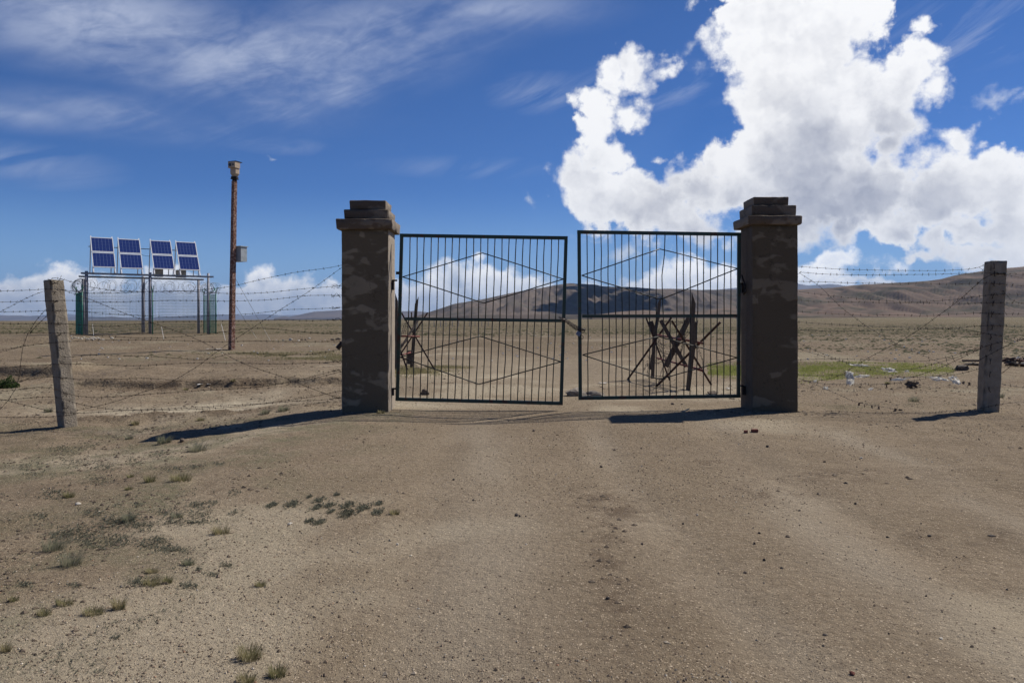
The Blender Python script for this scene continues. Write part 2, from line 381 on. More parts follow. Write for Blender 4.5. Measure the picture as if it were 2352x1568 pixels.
dark = 1.2 * gs(XX, YY, -6.3, 15.0 + .12 * (XX + 6.5), 2.3, .45) * sm(.30, .5, nv2) + .9 * gs(XX, YY, -7.3, 20.0, 3.2, .35) * sm(.3, .5, nv2) + .8 * gs(XX, YY, -14.5, 22.6, 1.0, .5) + .22 * sm(.5, .3, nv) + .5 * sm(3.5, 8, -XX) * (1 - sm(13, 15, YY)) * sm(.42, .7, nv2)
dark = dark + .28 * sm(26, 45, YY) + .5 * sm(40, 75, YY) * sm(.56, .38, band) + .45 * sm(20, 28, YY) * sm(.5, .64, band2) * sm(5, 7, np.abs(XX - 1))
for (cx, cy, rx, ry) in ((.78, 7.1, .30, .55), (.74, 6.0, .20, .35), (.95, 6.6, .30, .3), (.62, 5.2, .14, .5), (.60, 4.3, .10, .4), (2.4, 7.4, .5, .3), (3.4, 8.2, .8, .4), (2.2, 9.0, .5, .4), (3.3, 5.9, .5, .2)):
    dark = dark + .75 * gs(XX, YY, cx, cy, rx, ry) * sm(.42, .58, fbm(XX * 7, YY * 7, 3, 95))
track = np.zeros_like(XX)
for c0, sl, wd in ((1.25, -.02, .26), (2.55, .06, .34), (-.35, .02, .45), (3.9, .10, .3)):
    track = track + np.exp(-((XX - c0 - sl * (YY - 6) - .2 * np.sin(YY * .45 + c0)) / wd) ** 2)
track = .8 * track * (1 - sm(11, 15, YY)) * (.3 + .9 * sm(.3, .7, fbm(XX * 1.5, YY * .5, 3, 96)))
masks = np.clip(np.stack([veg, pale, dark + .25 * sm(.52, .62, fbm(XX * 5, YY * 5, 3, 97)) * sm(1, 4, -XX) * (1 - sm(20, 26, YY)), track], -1), 0, 1)
nx, ny = len(X), len(Y)
I = np.arange(nx * ny).reshape(ny, nx)
Fq = np.stack([I[:-1, :-1], I[:-1, 1:], I[1:, 1:], I[1:, :-1]], -1).reshape(-1, 4)
def ground_mat():
    m, t, b = material('ground_soil', 1.0, 0, .12)
    p = t.n('ShaderNodeNewGeometry').outputs['Position']
    at = t.n('ShaderNodeAttribute'); at.attribute_name = 'masks'
    r, g, bl = t.sep(at.outputs['Color']); a = at.outputs['Alpha']
    dist = t.v('LENGTH', p); x, y, z = t.sep(p)
    c = t.mix(t.rng(t.noise(p, .9, 8, .6), .3, .7), (0.222, 0.176, 0.118), (0.281, 0.226, 0.158))
    c = t.mix(t.rng(t.noise(p, 11, 8, .68), .40, .72), c, (0.184, 0.140, 0.093))
    c = t.mix(t.m('MULTIPLY', g, .9), c, (0.479, 0.420, 0.309))
    c = t.mix(t.m('MULTIPLY', a, .75), c, (0.317, 0.269, 0.201))
    c = t.mix(t.m('MULTIPLY', bl, .8), c, (0.115, 0.083, 0.056))
    stre = t.noise(t.v('MULTIPLY', p, (.25, 1.3, 1)), 1.0, 9, .65)
    vm = t.m('MULTIPLY', r, t.rng(t.noise(p, 14, 8, .7), .34, .60))
    vfar = t.m('MULTIPLY', r, t.rng(stre, .32, .60, .25, 1.0))
    vm = t.m('ADD', t.m('MULTIPLY', vm, t.rng(dist, 60, 30)), t.m('MULTIPLY', vfar, t.rng(dist, 30, 60)), clamp=True)
    gc = t.mix(t.rng(t.noise(p, .05, 6, .6), .35, .65), (0.089, 0.090, 0.040), (0.135, 0.117, 0.061))
    gn = t.mix(t.rng(dist, 10, 30), (0.125, 0.129, 0.074), gc)
    c = t.mix(t.m('MULTIPLY', vm, .85), c, gn)
    cl = t.rng(t.noise(t.v('MULTIPLY', p, (1, 2.2, 1)), 5.5, 7, .72), .54, .66)
    c = t.mix(t.m('MULTIPLY', cl, t.m('ADD', .22, t.m('MULTIPLY', bl, .6))), c, (0.097, 0.076, 0.053))
    # far plain: long pale and reddish streaks
    fs = t.noise(t.v('MULTIPLY', p, (.0035, .022, 1)), 1.0, 7, .6)
    c = t.mix(t.m('MULTIPLY', t.rng(fs, .56, .70), t.rng(dist, 60, 140)), c, (0.214, 0.165, 0.108))
    c = t.mix(t.m('MULTIPLY', t.rng(fs, .42, .30), t.rng(dist, 120, 400)), c, (0.085, 0.081, 0.043))
    # grit: pale and dark grains, too small to model one by one
    g1 = t.voro(p, 95, 'F1', 1); v1 = t.sep(g1)[0]; d1 = t.voro(p, 95)
    c = t.mix(t.m('MULTIPLY', t.rng(v1, .80, .88), t.rng(d1, .42, .30)), c, (0.559, 0.454, 0.328))
    c = t.mix(t.m('MULTIPLY', t.rng(v1, .20, .12), t.rng(d1, .42, .30)), c, (0.111, 0.083, 0.061))
    g2 = t.sep(t.voro(p, 38, 'F1', 1))[0]; d2 = t.voro(p, 38)
    c = t.mix(t.m('MULTIPLY', t.rng(g2, .93, .96), t.rng(d2, .30, .22)), c, (0.532, 0.441, 0.328))
    c = t.mix(t.m('MULTIPLY', t.rng(g2, .07, .04), t.rng(d2, .36, .26)), c, (0.125, 0.093, 0.070))
    t.put(b.inputs['Base Color'], c)
    # small crusts and clods casting their own grain
    n1 = t.noise(p, 70, 5, .75); n2 = t.noise(p, 16, 6, .65); cell = t.rng(d1, .55, .1)
    hgt = t.m('ADD', t.m('ADD', t.m('MULTIPLY', n1, .013), t.m('MULTIPLY', n2, .030)), t.m('MULTIPLY', cell, .0035))
    hgt = t.m('ADD', hgt, t.m('MULTIPLY', t.noise(p, 4.0, 6, .6), t.rng(dist, 8, 40, .02, .20)))
    bn = t.n('ShaderNodeBump'); bn.inputs['Strength'].default_value = .85; bn.inputs['Distance'].default_value = 1.0
    t.put(bn.inputs['Height'], hgt); t.put(b.inputs['Normal'], bn.outputs[0])
    return m
ground = np_mesh('ground', np.stack([XX, YY, ZZ], -1).reshape(-1, 3), Fq, ground_mat(), kind='structure', attrs={'masks': masks.reshape(-1, 4)})
ground['label'] = 'dry brown gravelly ground with a driven track through the gate'

# ------------------------------------------------------------------ hills
def hill_mat(name, c1, c2, c3, cd, s):
    m, t, b = material(name, 1.0, 0, .05)
    p = t.n('ShaderNodeNewGeometry').outputs['Position']
    c = t.mix(t.rng(t.noise(p, .0016 * s, 8, .6), .38, .62), c1, c2)
    c = t.mix(t.rng(t.noise(t.v('ADD', p, (900, 300, 0)), .003 * s, 9, .65), .50, .62), c, c3)
    gq = t.noise(t.v('MULTIPLY', p, (.02, .004, .03)), .35 * s, 8, .7, dist=1.0)
    c = t.mix(t.rng(t.noise(t.v('MULTIPLY', p, (1, .35, 3)), .0024 * s, 8, .6, dist=.8), .54, .60, 0, .65), c, cd)
    c = t.mix(t.rng(gq, .60, .70, 0, .55), c, cd)
    c = t.mix(t.rng(gq, .33, .27, 0, .35), c, (.17, .155, .14))
    t.put(b.inputs['Base Color'], c)
    bn = t.n('ShaderNodeBump'); bn.inputs['Distance'].default_value = 8 / s; bn.inputs['Strength'].default_value = .8
    t.put(bn.inputs['Height'], t.noise(p, .010 * s, 9, .62)); t.put(b.inputs['Normal'], bn.outputs[0])
    return m
def hills(name, label, ridge, base, yf, yr, mat, seed, gul=.25, nu=420, nt=90, fold=.0):
    ru, rv = zip(*ridge); u = np.linspace(ru[0], ru[-1], nu); rvv = np.interp(u, ru, rv)
    ker = np.array([1, 4, 6, 4, 1]) / 16.0
    rvv = np.convolve(np.pad(rvv, 2, mode='edge'), ker, 'valid')
    bv = np.interp(u, *zip(*base))
    t = np.linspace(0, 1.35, nt)[:, None]; U = u[None, :]
    Yy = yf + (yr - yf) * t + 0 * U; Xx = (U - CU) / FPX * Yy
    zr = EYE + (HV - rvv) / FPX * yr; zb = (EYE + (HV - bv) / FPX * yf)
    s = np.where(t < 1, np.sin(np.clip(t, 0, 1) * math.pi / 2) ** 1.25, np.cos((t - 1) * 1.9))
    n = fbm(Xx * .0022, Yy * .0011, 5, seed, .52); gl = 1 - np.abs(2 * fbm(Xx * .0085 * 2600 / yf + 1.2 * n, Yy * .0016 * 2600 / yf, 4, seed + 9) - 1)
    hgt = zr - zb
    env = np.clip(s * (1 - s) * 4, 0, 1)
    Z = zb + hgt * s + hgt * env * (fold * (n - .5) * 2 - gul * np.maximum(0, gl - .55) * 1.6 + .05 * (fbm(Xx * .012, Yy * .012, 4, seed + 3) - .5))
    Z = Z - 14 * (t < .001)
    Z = np.where(t > 1.3, -30, Z)
    V = np.stack([Xx, Yy, Z], -1).reshape(-1, 3)
    I = np.arange(nu * nt).reshape(nt, nu); F = np.stack([I[:-1, :-1], I[:-1, 1:], I[1:, 1:], I[1:, :-1]], -1).reshape(-1, 4)
    o = np_mesh(name, V, F, mat, kind='structure'); o['label'] = label
    return o
M_hill = hill_mat('hill_scree', (0.120, 0.097, 0.080), (0.152, 0.121, 0.097), (0.090, 0.081, 0.064), (0.061, 0.053, 0.047), 1)
M_hill2 = hill_mat('hill_reddish', (0.133, 0.103, 0.081), (0.184, 0.131, 0.098), (0.082, 0.076, 0.054), (0.057, 0.053, 0.040), 1.3)
M_far = hill_mat('far_mountain', (0.116, 0.098, 0.094), (0.150, 0.123, 0.111), (0.095, 0.086, 0.083), (0.075, 0.067, 0.066), .6)
hills('hills', 'broad rounded bare hill seen behind the gate',
      [(915, 731), (957, 726), (1008, 710), (1041, 699), (1108, 688.5), (1175, 673.5), (1225, 665), (1275, 657), (1309, 652.7), (1335, 653.2), (1365, 656), (1392, 659.4), (1442, 660.5), (1476, 663.4), (1509, 665), (1543, 664.4), (1610, 667), (1694, 666), (1780, 667), (1840, 669), (1950, 680), (2100, 700)],
      [(915, 734), (1100, 724), (1300, 722), (1700, 724), (2100, 729)], 2300, 3900, M_hill, 3, gul=.34, fold=.10, nu=700, nt=110)
hills('hills', 'low tan foothills at the foot of the broad hill',
      [(1360, 724), (1420, 716), (1480, 712), (1540, 714), (1600, 714), (1650, 709), (1700, 707), (1770, 712), (1840, 717), (1900, 724)],
      [(1360, 728), (1900, 728)], 1900, 2250, M_hill2, 13, gul=.3, nt=40)
hills('hills', 'reddish brown hills rising to the right behind the fence post',
      [(1700, 690), (1760, 678), (1833, 667.5), (1900, 664), (1942, 660), (1983, 655.5), (2034, 654), (2085, 651), (2135, 648), (2161, 644.6), (2186, 638), (2212, 632), (2262, 625.5), (2313, 620.4), (2352, 616.6), (2500, 600), (2800, 590), (3300, 610)],
      [(1700, 728), (2352, 727), (3300, 728)], 1500, 3000, M_hill2, 23, gul=.24, fold=.10, nu=900, nt=120)
hills('far_mountains', 'dark blue ridge far behind the brown hills',
      [(1500, 690), (1600, 672), (1650, 665.5), (1694, 661), (1760, 655), (1800, 651), (1833, 651.4), (1856, 656), (1907, 652.7), (1927, 654), (1942, 657), (2000, 664), (2100, 672)],
      [(1500, 728), (2100, 728)], 15000, 19000, M_far, 33, gul=.3)
hills('hills', 'low smooth purple hill beyond the plain left of the gate',
      [(630, 731), (645, 727.5), (654, 726), (664, 728), (684, 723.6), (701, 719.6), (722, 715.6), (744, 714.4), (784, 712), (850, 708), (900, 711), (924, 714.5), (950, 714), (974, 716), (1010, 722), (1060, 732)],
      [(630, 730), (1060, 730)], 9500, 12000, M_far, 43, gul=.25)
hills('far_mountains', 'purple mountain chain on the left horizon',
      [(-700, 722), (-300, 727), (-100, 720), (0, 723.7), (20, 724.5), (43, 724.2), (69, 725.5), (87, 724.2), (110, 729), (150, 731), (165, 727), (185, 728), (220, 730), (255, 726), (278, 729), (300, 732), (420, 733), (640, 733)],
      [(-700, 740), (0, 740), (640, 734)], 15000, 19000, M_far, 53, gul=.4)
hills('far_mountains', 'palest most distant mountains on the horizon',
      [(-400, 728), (60, 730), (110, 722), (150, 720), (185, 724), (240, 728), (330, 730), (430, 725), (500, 722), (560, 724), (600, 721), (650, 724), (700, 722), (800, 724), (900, 726)],
      [(-400, 740), (900, 734)], 24000, 28000, M_far, 63, gul=.4)

# ------------------------------------------------------------------ unseen cumulus added above the frame to cast shade on the broad hill
def cumulus():
    import bmesh
    bm = bmesh.new(); rg = random.Random(4); L = 3300; c = Vector((385, 3030, 70)) + sdir * L
    for i in range(34):
        a = rg.uniform(-1, 1); b = rg.uniform(-1, 1); r = rg.uniform(60, 120) * (1.1 - .4 * abs(a))
        p = c + Vector((a * 150, b * 680, rg.uniform(-30, 90)))
        bmesh.ops.create_icosphere(bm, subdivisions=3, radius=r, matrix=Matrix.Translation(p))
    A = np.array([v.co[:] for v in bm.verts]); nn = fbm(A[:, 0] * .02 + A[:, 2] * .013, A[:, 1] * .02 + A[:, 2] * .017, 4, 3) - .5
    for v, q in zip(bm.verts, nn): v.co += (v.co - c).normalized() * float(q) * 90
    me = bpy.data.meshes.new('cloud'); bm.to_mesh(me); bm.free(); me.shade_smooth()
    m, t, b = material('cloud_white', 1.0, 0, 0); b.inputs['Base Color'].default_value = (.85, .86, .88, 1); me.materials.append(m)
    o = bpy.data.objects.new('cloud', me); col.objects.link(o); tag(o, 'unseen white cumulus added above the frame to shade the broad hill', None, kind='structure')
def tag(o, label=None, cat=None, group=None, kind=None):
    for k, v in (('label', label), ('category', cat), ('group', group), ('kind', kind)):
        if v: o[k] = v
    return o
cumulus()
# ------------------------------------------------------------------ thin haze over the plain
def haze():
    m = MB(); m.box((0, 15000, 490), (64000, 46000, 1100)); o = None
    mt = bpy.data.materials.new('thin_air'); mt.use_nodes = True; nt = mt.node_tree; nt.nodes.clear()
    out = nt.nodes.new('ShaderNodeOutputMaterial'); pv = nt.nodes.new('ShaderNodeVolumePrincipled')
    pv.inputs['Color'].default_value = (.42, .60, .90, 1); pv.inputs['Density'].default_value = HAZE; pv.inputs['Anisotropy'].default_value = .2
    nt.links.new(pv.outputs[0], out.inputs['Volume']); o = mk('haze', m, mt); o['kind'] = 'stuff'
HAZE = 3.6e-5
haze()
# ------------------------------------------------------------------ materials of the built things
def plaster_mat(name, seed, dk, lt, side):
    m, t, b = material(name, .9, 0, .25)
    o = t.n('ShaderNodeTexCoord').outputs['Object']; o = t.v('ADD', o, (seed, seed * 2.3, 0))
    x, y, z = t.sep(o)
    p = t.v('MULTIPLY', o, (1, 1, 1.9))
    big = t.noise(p, 1.9, 2, .5, dist=.5); brd = t.noise(p, 4.6, 4, .5, dist=.3)
    low_ = t.m('ADD', t.rng(z, .9, 2.2, .05, -.01), t.m('MULTIPLY', t.m('SINE', t.m('MULTIPLY', t.m('ADD', z, t.m('MULTIPLY', t.noise(o, 2.0, 2, .5), .12)), 24.0)), .016))
    msk = t.rng(t.m('SUBTRACT', t.m('ADD', t.m('MULTIPLY', big, .68), t.m('MULTIPLY', brd, .32)), low_), .515, .575, smooth=True)
    soft = t.rng(t.noise(p, 1.4, 4, .5), .3, .7)
    c = t.mix(msk, dk, lt)
    c = t.mix(t.m('MULTIPLY', soft, .35), c, tuple(q * .75 for q in dk))
    nxn = t.sep(t.n('ShaderNodeTexCoord').outputs['Normal'])[0]      # side faces take their own tone, sunlit brightness painted into the colour
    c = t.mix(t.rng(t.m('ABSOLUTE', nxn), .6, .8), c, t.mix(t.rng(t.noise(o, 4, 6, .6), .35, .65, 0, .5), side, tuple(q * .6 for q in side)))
    drip = t.noise(t.v('MULTIPLY', o, (14, 14, 1.1)), 1.0, 5, .6)
    c = t.mix(t.rng(drip, .66, .74, 0, .55), c, tuple(q * 1.9 for q in lt))
    c = t.mix(t.rng(t.noise(o, 90, 4, .7), .3, .75, .0, .25), c, tuple(q * 1.3 for q in lt))
    t.put(b.inputs['Base Color'], c)
    # fine cracks and chipped pits in the render
    ck = t.n('ShaderNodeTexVoronoi', feature='DISTANCE_TO_EDGE'); ck.inputs['Scale'].default_value = 2.6
    t.put(ck.inputs['Vector'], t.v('ADD', o, t.v('MULTIPLY', t.comb(t.noise(o, 6, 4, .6), t.noise(t.v('ADD', o, (5, 5, 5)), 6, 4, .6), t.noise(t.v('ADD', o, (9, 2, 5)), 6, 4, .6)), (.35, .35, .35))))
    crk = t.m('MULTIPLY', t.rng(ck.outputs[0], .012, .004), t.rng(t.noise(o, 1.6, 2, .5), .50, .58))
    c = t.mix(t.m('MULTIPLY', crk, .7), c, tuple(q * .4 for q in dk)); pit = t.rng(t.noise(o, 16, 5, .7), .67, .72)
    c = t.mix(t.m('MULTIPLY', pit, .6), c, tuple(q * .55 for q in dk)); t.put(b.inputs['Base Color'], c)
    bn = t.n('ShaderNodeBump'); bn.inputs['Distance'].default_value = .012
    hh = t.m('ADD', t.m('MULTIPLY', t.noise(o, 24, 7, .65), 1.0), t.m('MULTIPLY', msk, .25))
    t.put(bn.inputs['Height'], hh); t.put(b.inputs['Normal'], bn.outputs[0])
    return m
M_pil = plaster_mat('pillar_render_left', 3.7, (.115, .088, .056), (.27, .22, .152), side=(.36, .31, .25))  # pale side colour has the sun on that face painted in
M_pil2 = plaster_mat('pillar_render_right', 12.9, (.095, .073, .047), (.20, .162, .112), side=(.13, .105, .082))
M_cap = plaster_mat('cap_concrete', 21.3, (.100, .074, .054), (.20, .16, .12), side=(.26, .22, .175))
M_post = two_tone('post_concrete', (.235, .200, .152), (.31, .268, .208), 7, .35, .65, .95, bump=.022, bscale=38, c3=(.08, .07, .06), s3=42, lo3=.66, hi3=.72)
def paint_mat():
    m, t, b = material('green_gate_paint', .42, 0, .5)
    o = t.n('ShaderNodeTexCoord').outputs['Object']
    c = t.mix(t.rng(t.noise(o, 3, 5, .6), .35, .65), (.008, .026, .018), (.013, .042, .028))
    rr = t.rng(t.noise(o, 7, 9, .7), .56, .62)
    c = t.mix(rr, c, (.070, .030, .018)); t.put(b.inputs['Base Color'], c)
    t.put(b.inputs['Roughness'], t.m('ADD', .40, t.m('MULTIPLY', rr, .4)))
    bn = t.n('ShaderNodeBump'); bn.inputs['Distance'].default_value = .002; t.put(bn.inputs['Height'], t.noise(o, 60, 5, .6)); t.put(b.inputs['Normal'], bn.outputs[0])
    return m
M_gate = paint_mat()
M_rod = two_tone('dark_rod_paint', (.008, .018, .013), (.020, .014, .010), 9, .4, .6, .5, spec=.45)
M_iron = two_tone('dark_iron', (.045, .032, .026), (.020, .017, .016), 18, .4, .6, .6, .4, bump=.002, bscale=80)
M_wire = two_tone('weathered_wire', (.040, .030, .026), (.022, .018, .018), 8, .4, .6, .6, .5)
M_rust = two_tone('rusty_steel', (.165, .070, .042), (.38, .27, .225), 12, .44, .58, .75, .2, bump=.003, bscale=50, c3=(.075, .032, .022), s3=20, lo3=.52, hi3=.6)
M_redpipe = two_tone('red_painted_pipe', (.19, .035, .028), (.17, .065, .048), 14, .4, .62, .55, bump=.002, c3=(.10, .05, .035), s3=25, lo3=.56, hi3=.64)
M_angle = two_tone('rusty_angle_iron', (.085, .042, .030), (.045, .028, .024), 10, .4, .6, .7, .3, bump=.002)
M_wood = two_tone('weathered_board', (.085, .066, .052), (.13, .11, .092), 3.0, .35, .65, .9, bump=.006, bscale=14, stretch=(8, 8, 1), c3=(.05, .038, .03), s3=9, lo3=.55, hi3=.62)
M_galv = two_tone('galvanised_beam', (.20, .215, .235), (.30, .32, .34), 6, .4, .6, .5, .6, spec=.5)
M_steelpole = two_tone('grey_steel_post', (.24, .24, .27), (.32, .32, .35), 5, .4, .6, .6, .15, spec=.5)
M_alu = two_tone('aluminium_frame', (.70, .71, .73), (.78, .79, .80), 5, .4, .6, .45, .1, spec=.5)
M_cell = two_tone('solar_cell_blue', (.018, .036, .150), (.028, .055, .21), 9, .4, .6, .18, spec=.6, c3=(.035, .03, .12), s3=5, lo3=.6, hi3=.66)
M_back = two_tone('panel_backing', (.30, .36, .50), (.26, .32, .46), 6, .4, .6, .3)
M_box = two_tone('beige_cabinet', (.36, .34, .28), (.42, .40, .34), 5, .4, .6, .6)
M_greycab = two_tone('grey_cabinet', (.33, .37, .38), (.40, .44, .46), 5, .4, .6, .5)
M_cam = two_tone('tan_camera_housing', (.48, .38, .27), (.42, .33, .24), 6, .4, .6, .5)
M_dark = two_tone('dark_glass', (.012, .012, .016), (.03, .03, .035), 6, .4, .6, .2, spec=.6)
M_gmesh = two_tone('green_coated_wire', (.010, .14, .095), (.014, .18, .12), 4, .4, .6, .45, spec=.5)
M_gthin = two_tone('green_grey_mesh_wire', (.035, .085, .085), (.05, .10, .10), 4, .4, .6, .5)
M_razor = two_tone('razor_wire_steel', (.13, .14, .16), (.07, .075, .085), 20, .4, .6, .5, .6, spec=.6)
M_white = two_tone('white_plastic', (.60, .59, .56), (.72, .71, .68), 8, .4, .6, .5, spec=.4)
M_stone = two_tone('brown_stone', (.115, .088, .066), (.17, .135, .105), 18, .35, .65, .9, bump=.004, bscale=60)
M_dstone = two_tone('dark_stone', (.045, .038, .034), (.085, .070, .060), 22, .35, .65, .85, bump=.004, bscale=60)
M_pstone = two_tone('pale_stone', (.40, .37, .31), (.52, .48, .41), 10, .35, .65, .9, bump=.004, bscale=40)
M_brick = two_tone('red_brick', (.20, .072, .050), (.15, .055, .040), 25, .35, .65, .9, bump=.004, bscale=60)
M_cloth = two_tone('grey_weathered_bark', (.17, .145, .12), (.32, .285, .24), 6, .35, .65, .95, bump=.01, bscale=20, stretch=(1, 1, 5))
M_lock = two_tone('blue_grey_padlock', (.10, .13, .19), (.15, .18, .25), 20, .4, .6, .4, .3, spec=.5)
M_chain = two_tone('dark_chain', (.10, .085, .08), (.05, .04, .038), 30, .4, .6, .35, .8, spec=.6)
def leaf_mat(name, c1, c2):
    m, t, b = material(name, .8, 0, .15)
    oi = t.n('ShaderNodeObjectInfo').outputs['Random']; p = t.n('ShaderNodeNewGeometry').outputs['Position']
    f = t.rng(t.m('ADD', t.noise(p, 22, 3, .5), t.m('MULTIPLY', oi, .25)), .35, .8)
    lc = t.mix(f, c1, c2); t.put(b.inputs['Base Color'], lc)
    tr = t.n('ShaderNodeBsdfTranslucent'); t.put(tr.inputs['Color'], lc); ms = t.n('ShaderNodeMixShader'); ms.inputs[0].default_value = .45
    t.nt.links.new(b.outputs[0], ms.inputs[1]); t.nt.links.new(tr.outputs[0], ms.inputs[2]); t.nt.links.new(ms.outputs[0], m.node_tree.nodes['Material Output'].inputs[0])
    return m
M_tuft = leaf_mat('grass_blades', (.17, .175, .075), (.36, .31, .18))
M_tuft2 = leaf_mat('grey_green_blades', (.18, .195, .12), (.33, .31, .22))
M_herb = leaf_mat('grey_green_herb', (.085, .084, .058), (.20, .20, .150))
M_grass = leaf_mat('bright_grass', (.17, .215, .045), (.34, .36, .12))
M_bush = leaf_mat('bush_leaves', (.030, .060, .018), (.075, .115, .035))
M_tus = leaf_mat('plain_tussock', (.060, .066, .032), (.115, .115, .060))

# ------------------------------------------------------------------ gate pillars
def pillar(cx, cy, hw, hd, z_sh, caps, mat, label, seed):
    r = thing('gate_pillar', (cx, cy, 0), label, 'pillar')
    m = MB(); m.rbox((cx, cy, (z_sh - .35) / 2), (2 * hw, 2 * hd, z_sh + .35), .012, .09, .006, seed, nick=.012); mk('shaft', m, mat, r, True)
    for i, (x0, x1, y0, y1, za, zb) in enumerate(caps):
        m = MB(); m.rbox(((x0 + x1) / 2, (y0 + y1) / 2, (za + zb) / 2), (x1 - x0, y1 - y0, zb - za), .016, .05, .007, seed + 5 + i, taper=.012, nick=.02); mk('cap_slab', m, M_cap, r, True)
    return r
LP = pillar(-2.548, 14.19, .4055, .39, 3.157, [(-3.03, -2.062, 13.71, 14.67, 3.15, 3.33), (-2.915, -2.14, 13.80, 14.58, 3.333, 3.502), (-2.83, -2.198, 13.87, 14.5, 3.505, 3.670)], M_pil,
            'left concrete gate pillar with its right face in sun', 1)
RP = pillar(4.561, 14.15, .396, .35, 3.237, [(4.06, 4.998, 13.70, 14.62, 3.23, 3.385), (4.157, 4.928, 13.80, 14.56, 3.388, 3.577), (4.21, 4.818, 13.87, 14.5, 3.58, 3.73)], M_pil2,
            'right concrete gate pillar, wholly in shade, with dark damp stains', 2)

# ------------------------------------------------------------------ gate leaves
def gate_leaf(name, label, TL, TR, BR, BL, yl, yr, mid, bars_up, bars_lo, diam, seed, hinge_u):
    rg = random.Random(seed)
    def dep(u): return yl + (yr - yl) * (u - TL[0]) / (TR[0] - TL[0])
    Q = lambda u, v: P(u, v, dep(u))
    root = thing(name, Q((BL[0] + BR[0]) / 2, BL[1]), label, 'gate')
    w = .060; hw = w / 2 * 1829 / 13.95
    def lerp(a, b, t): return (a[0] + (b[0] - a[0]) * t, a[1] + (b[1] - a[1]) * t)
    inn = lambda p, sx, sy: (p[0] + sx * hw, p[1] + sy * hw)
    a, b, c, d = inn(TL, 1, 1), inn(TR, -1, 1), inn(BR, -1, -1), inn(BL, 1, -1)
    for nm, p, q in (('top_rail', (a[0] - hw, a[1]), (b[0] + hw, b[1])), ('bottom_rail', (d[0] - hw, d[1]), (c[0] + hw, c[1]))):
        m = MB(); m.beam(Q(*p), Q(*q), w, .05); mk(nm, m, M_gate, root)
    for p, q in ((a, d), (b, c)):
        m = MB(); m.beam(Q(p[0], p[1] + hw), Q(q[0], q[1] - hw), w * .985, .048); mk('side_stile', m, M_gate, root)
    m = MB(); m.beam(Q(mid[0][0] + 2 * hw - 1, mid[0][1]), Q(mid[1][0] - 2 * hw + 1, mid[1][1]), w * .9, .046); mk('middle_rail', m, M_gate, root)
    r = .0096
    def rod(nm, pts, rad=r):
        m = MB(); m.tube(pts, rad, 6); return mk(nm, m, M_rod, root, True)
    def vline(ut, ub, top, bot, bend=None):
        def at(edge, u): return lerp(edge[0], edge[1], (u - edge[0][0]) / (edge[1][0] - edge[0][0]))
        p0 = at(top, ut); p1 = at(bot, ub); n = 5; pts = []
        for k in range(n):
            t = k / (n - 1); q = lerp(p0, p1, t)
            j = 0 if k in (0, n - 1) else rg.uniform(-.9, .9)
            if bend and k not in (0, n - 1): j += bend[k - 1]
            pts.append(Q(q[0] + j, q[1]))
        rod('vertical_bar', pts)
    tr = ((a[0], a[1] + hw * .9), (b[0], b[1] + hw * .9)); mr = (mid[0], mid[1]); br = ((d[0], d[1] - hw * .8), (c[0], c[1] - hw * .8))
    for u0, u1, bd in bars_up: vline(u0, u1, tr, mr, bd)
    for u0, u1, bd in bars_lo: vline(u0, u1, mr, br, bd)
    for dm in diam:
        for i in range(4):
            p, q = dm[i], dm[(i + 1) % 4]; k = 4; s = []
            for j in range(k + 1):
                z = lerp(p, q, j / k); s.append(Q(z[0], z[1]) + Vector((0, -.014, rg.uniform(-.004, .004) if 0 < j < k else 0)))
            rod('diamond_bar', s, .0098)
    return root, Q
BU = []
for i in range(22):
    ut = 942.0 + 16.25 * i; BU.append((ut, 938.5 + 16.1 * i + rnd.uniform(-.8, .8), None))
BLo = [(938.0 + 16.1 * i + rnd.uniform(-.8, .8), 932.5 + 16.0 * i + rnd.uniform(-.8, .8), None) for i in range(22)]
gl, QL = gate_leaf('gate_leaf', 'left green iron gate leaf, its free end sagging', (918.8, 536.7), (1304, 542.8), (1292.7, 930), (908.8, 920), 14.22, 14.05, ((922, 732), (1297, 736.5)),
                   BU, BLo, [[(925, 636), (1108, 581), (1294, 641), (1112, 696)], [(919, 820), (1103, 772), (1288, 830.5), (1100, 882)]], 5, 915)
C5 = lambda x: 1240 + x * .2122
up = [520, 597, 670, 745, 820, 893, 967, 1040, 1115, 1190, 1260, 1335, 1485, 1560, 1630, 1708, 1775, 1850, 1920, 1995, 2066]
lo = [520, 677, 750, 825, 893, 967, 1040, 1117, 1187, 1262, 1337, 1412, 1480, 1560, 1628, 1700, 1775, 1850, 1920, 1990, 2065]
topx = [(2228.6 + 26.5 * i) * .60494 for i in range(11)] + [2525 * .60494] + [(2569 + 26 * i) * .60494 for i in range(9)]
BU2 = [(topx[i], C5(up[i]), (-1, -4.5, -3.5) if i == 11 else None) for i in range(21)]
BL2 = [(C5(x), C5(x) + rnd.uniform(-.6, .6) - .3, None) for x in lo]
gr_, QR = gate_leaf('gate_leaf', 'right green iron gate leaf in front of the cross-braced barricade', (1326, 529), (1701.3, 534.4), (1700, 913), (1328.8, 918), 13.83, 14.2, ((1330, 726), (1699, 725)),
                    BU2, BL2, [[(1336, 632.7), (1515, 572), (1694, 617), (1517, 687.5)], [(1338, 814.6), (1512.4, 772.6), (1693, 821), (1514, 871)]], 9, 1700)
def hinge(root, u, v, side, h=.16):
    p = P(u, v, 14.22); m = MB()
    m.box(p + Vector((side * .035, 0, 0)), (.085, .07, h)); m.box(p + Vector((-side * .02, 0, h * .5)), (.09, .028, .03)); mk('hinge', m, M_iron, root)
hinge(gl, 904, 655, -1, .17); hinge(gl, 904, 900, -1, .12)
m = MB(); m.box(P(913, 627, 14.2), (.05, .04, .05)); mk('latch_stub', m, M_iron, gl)
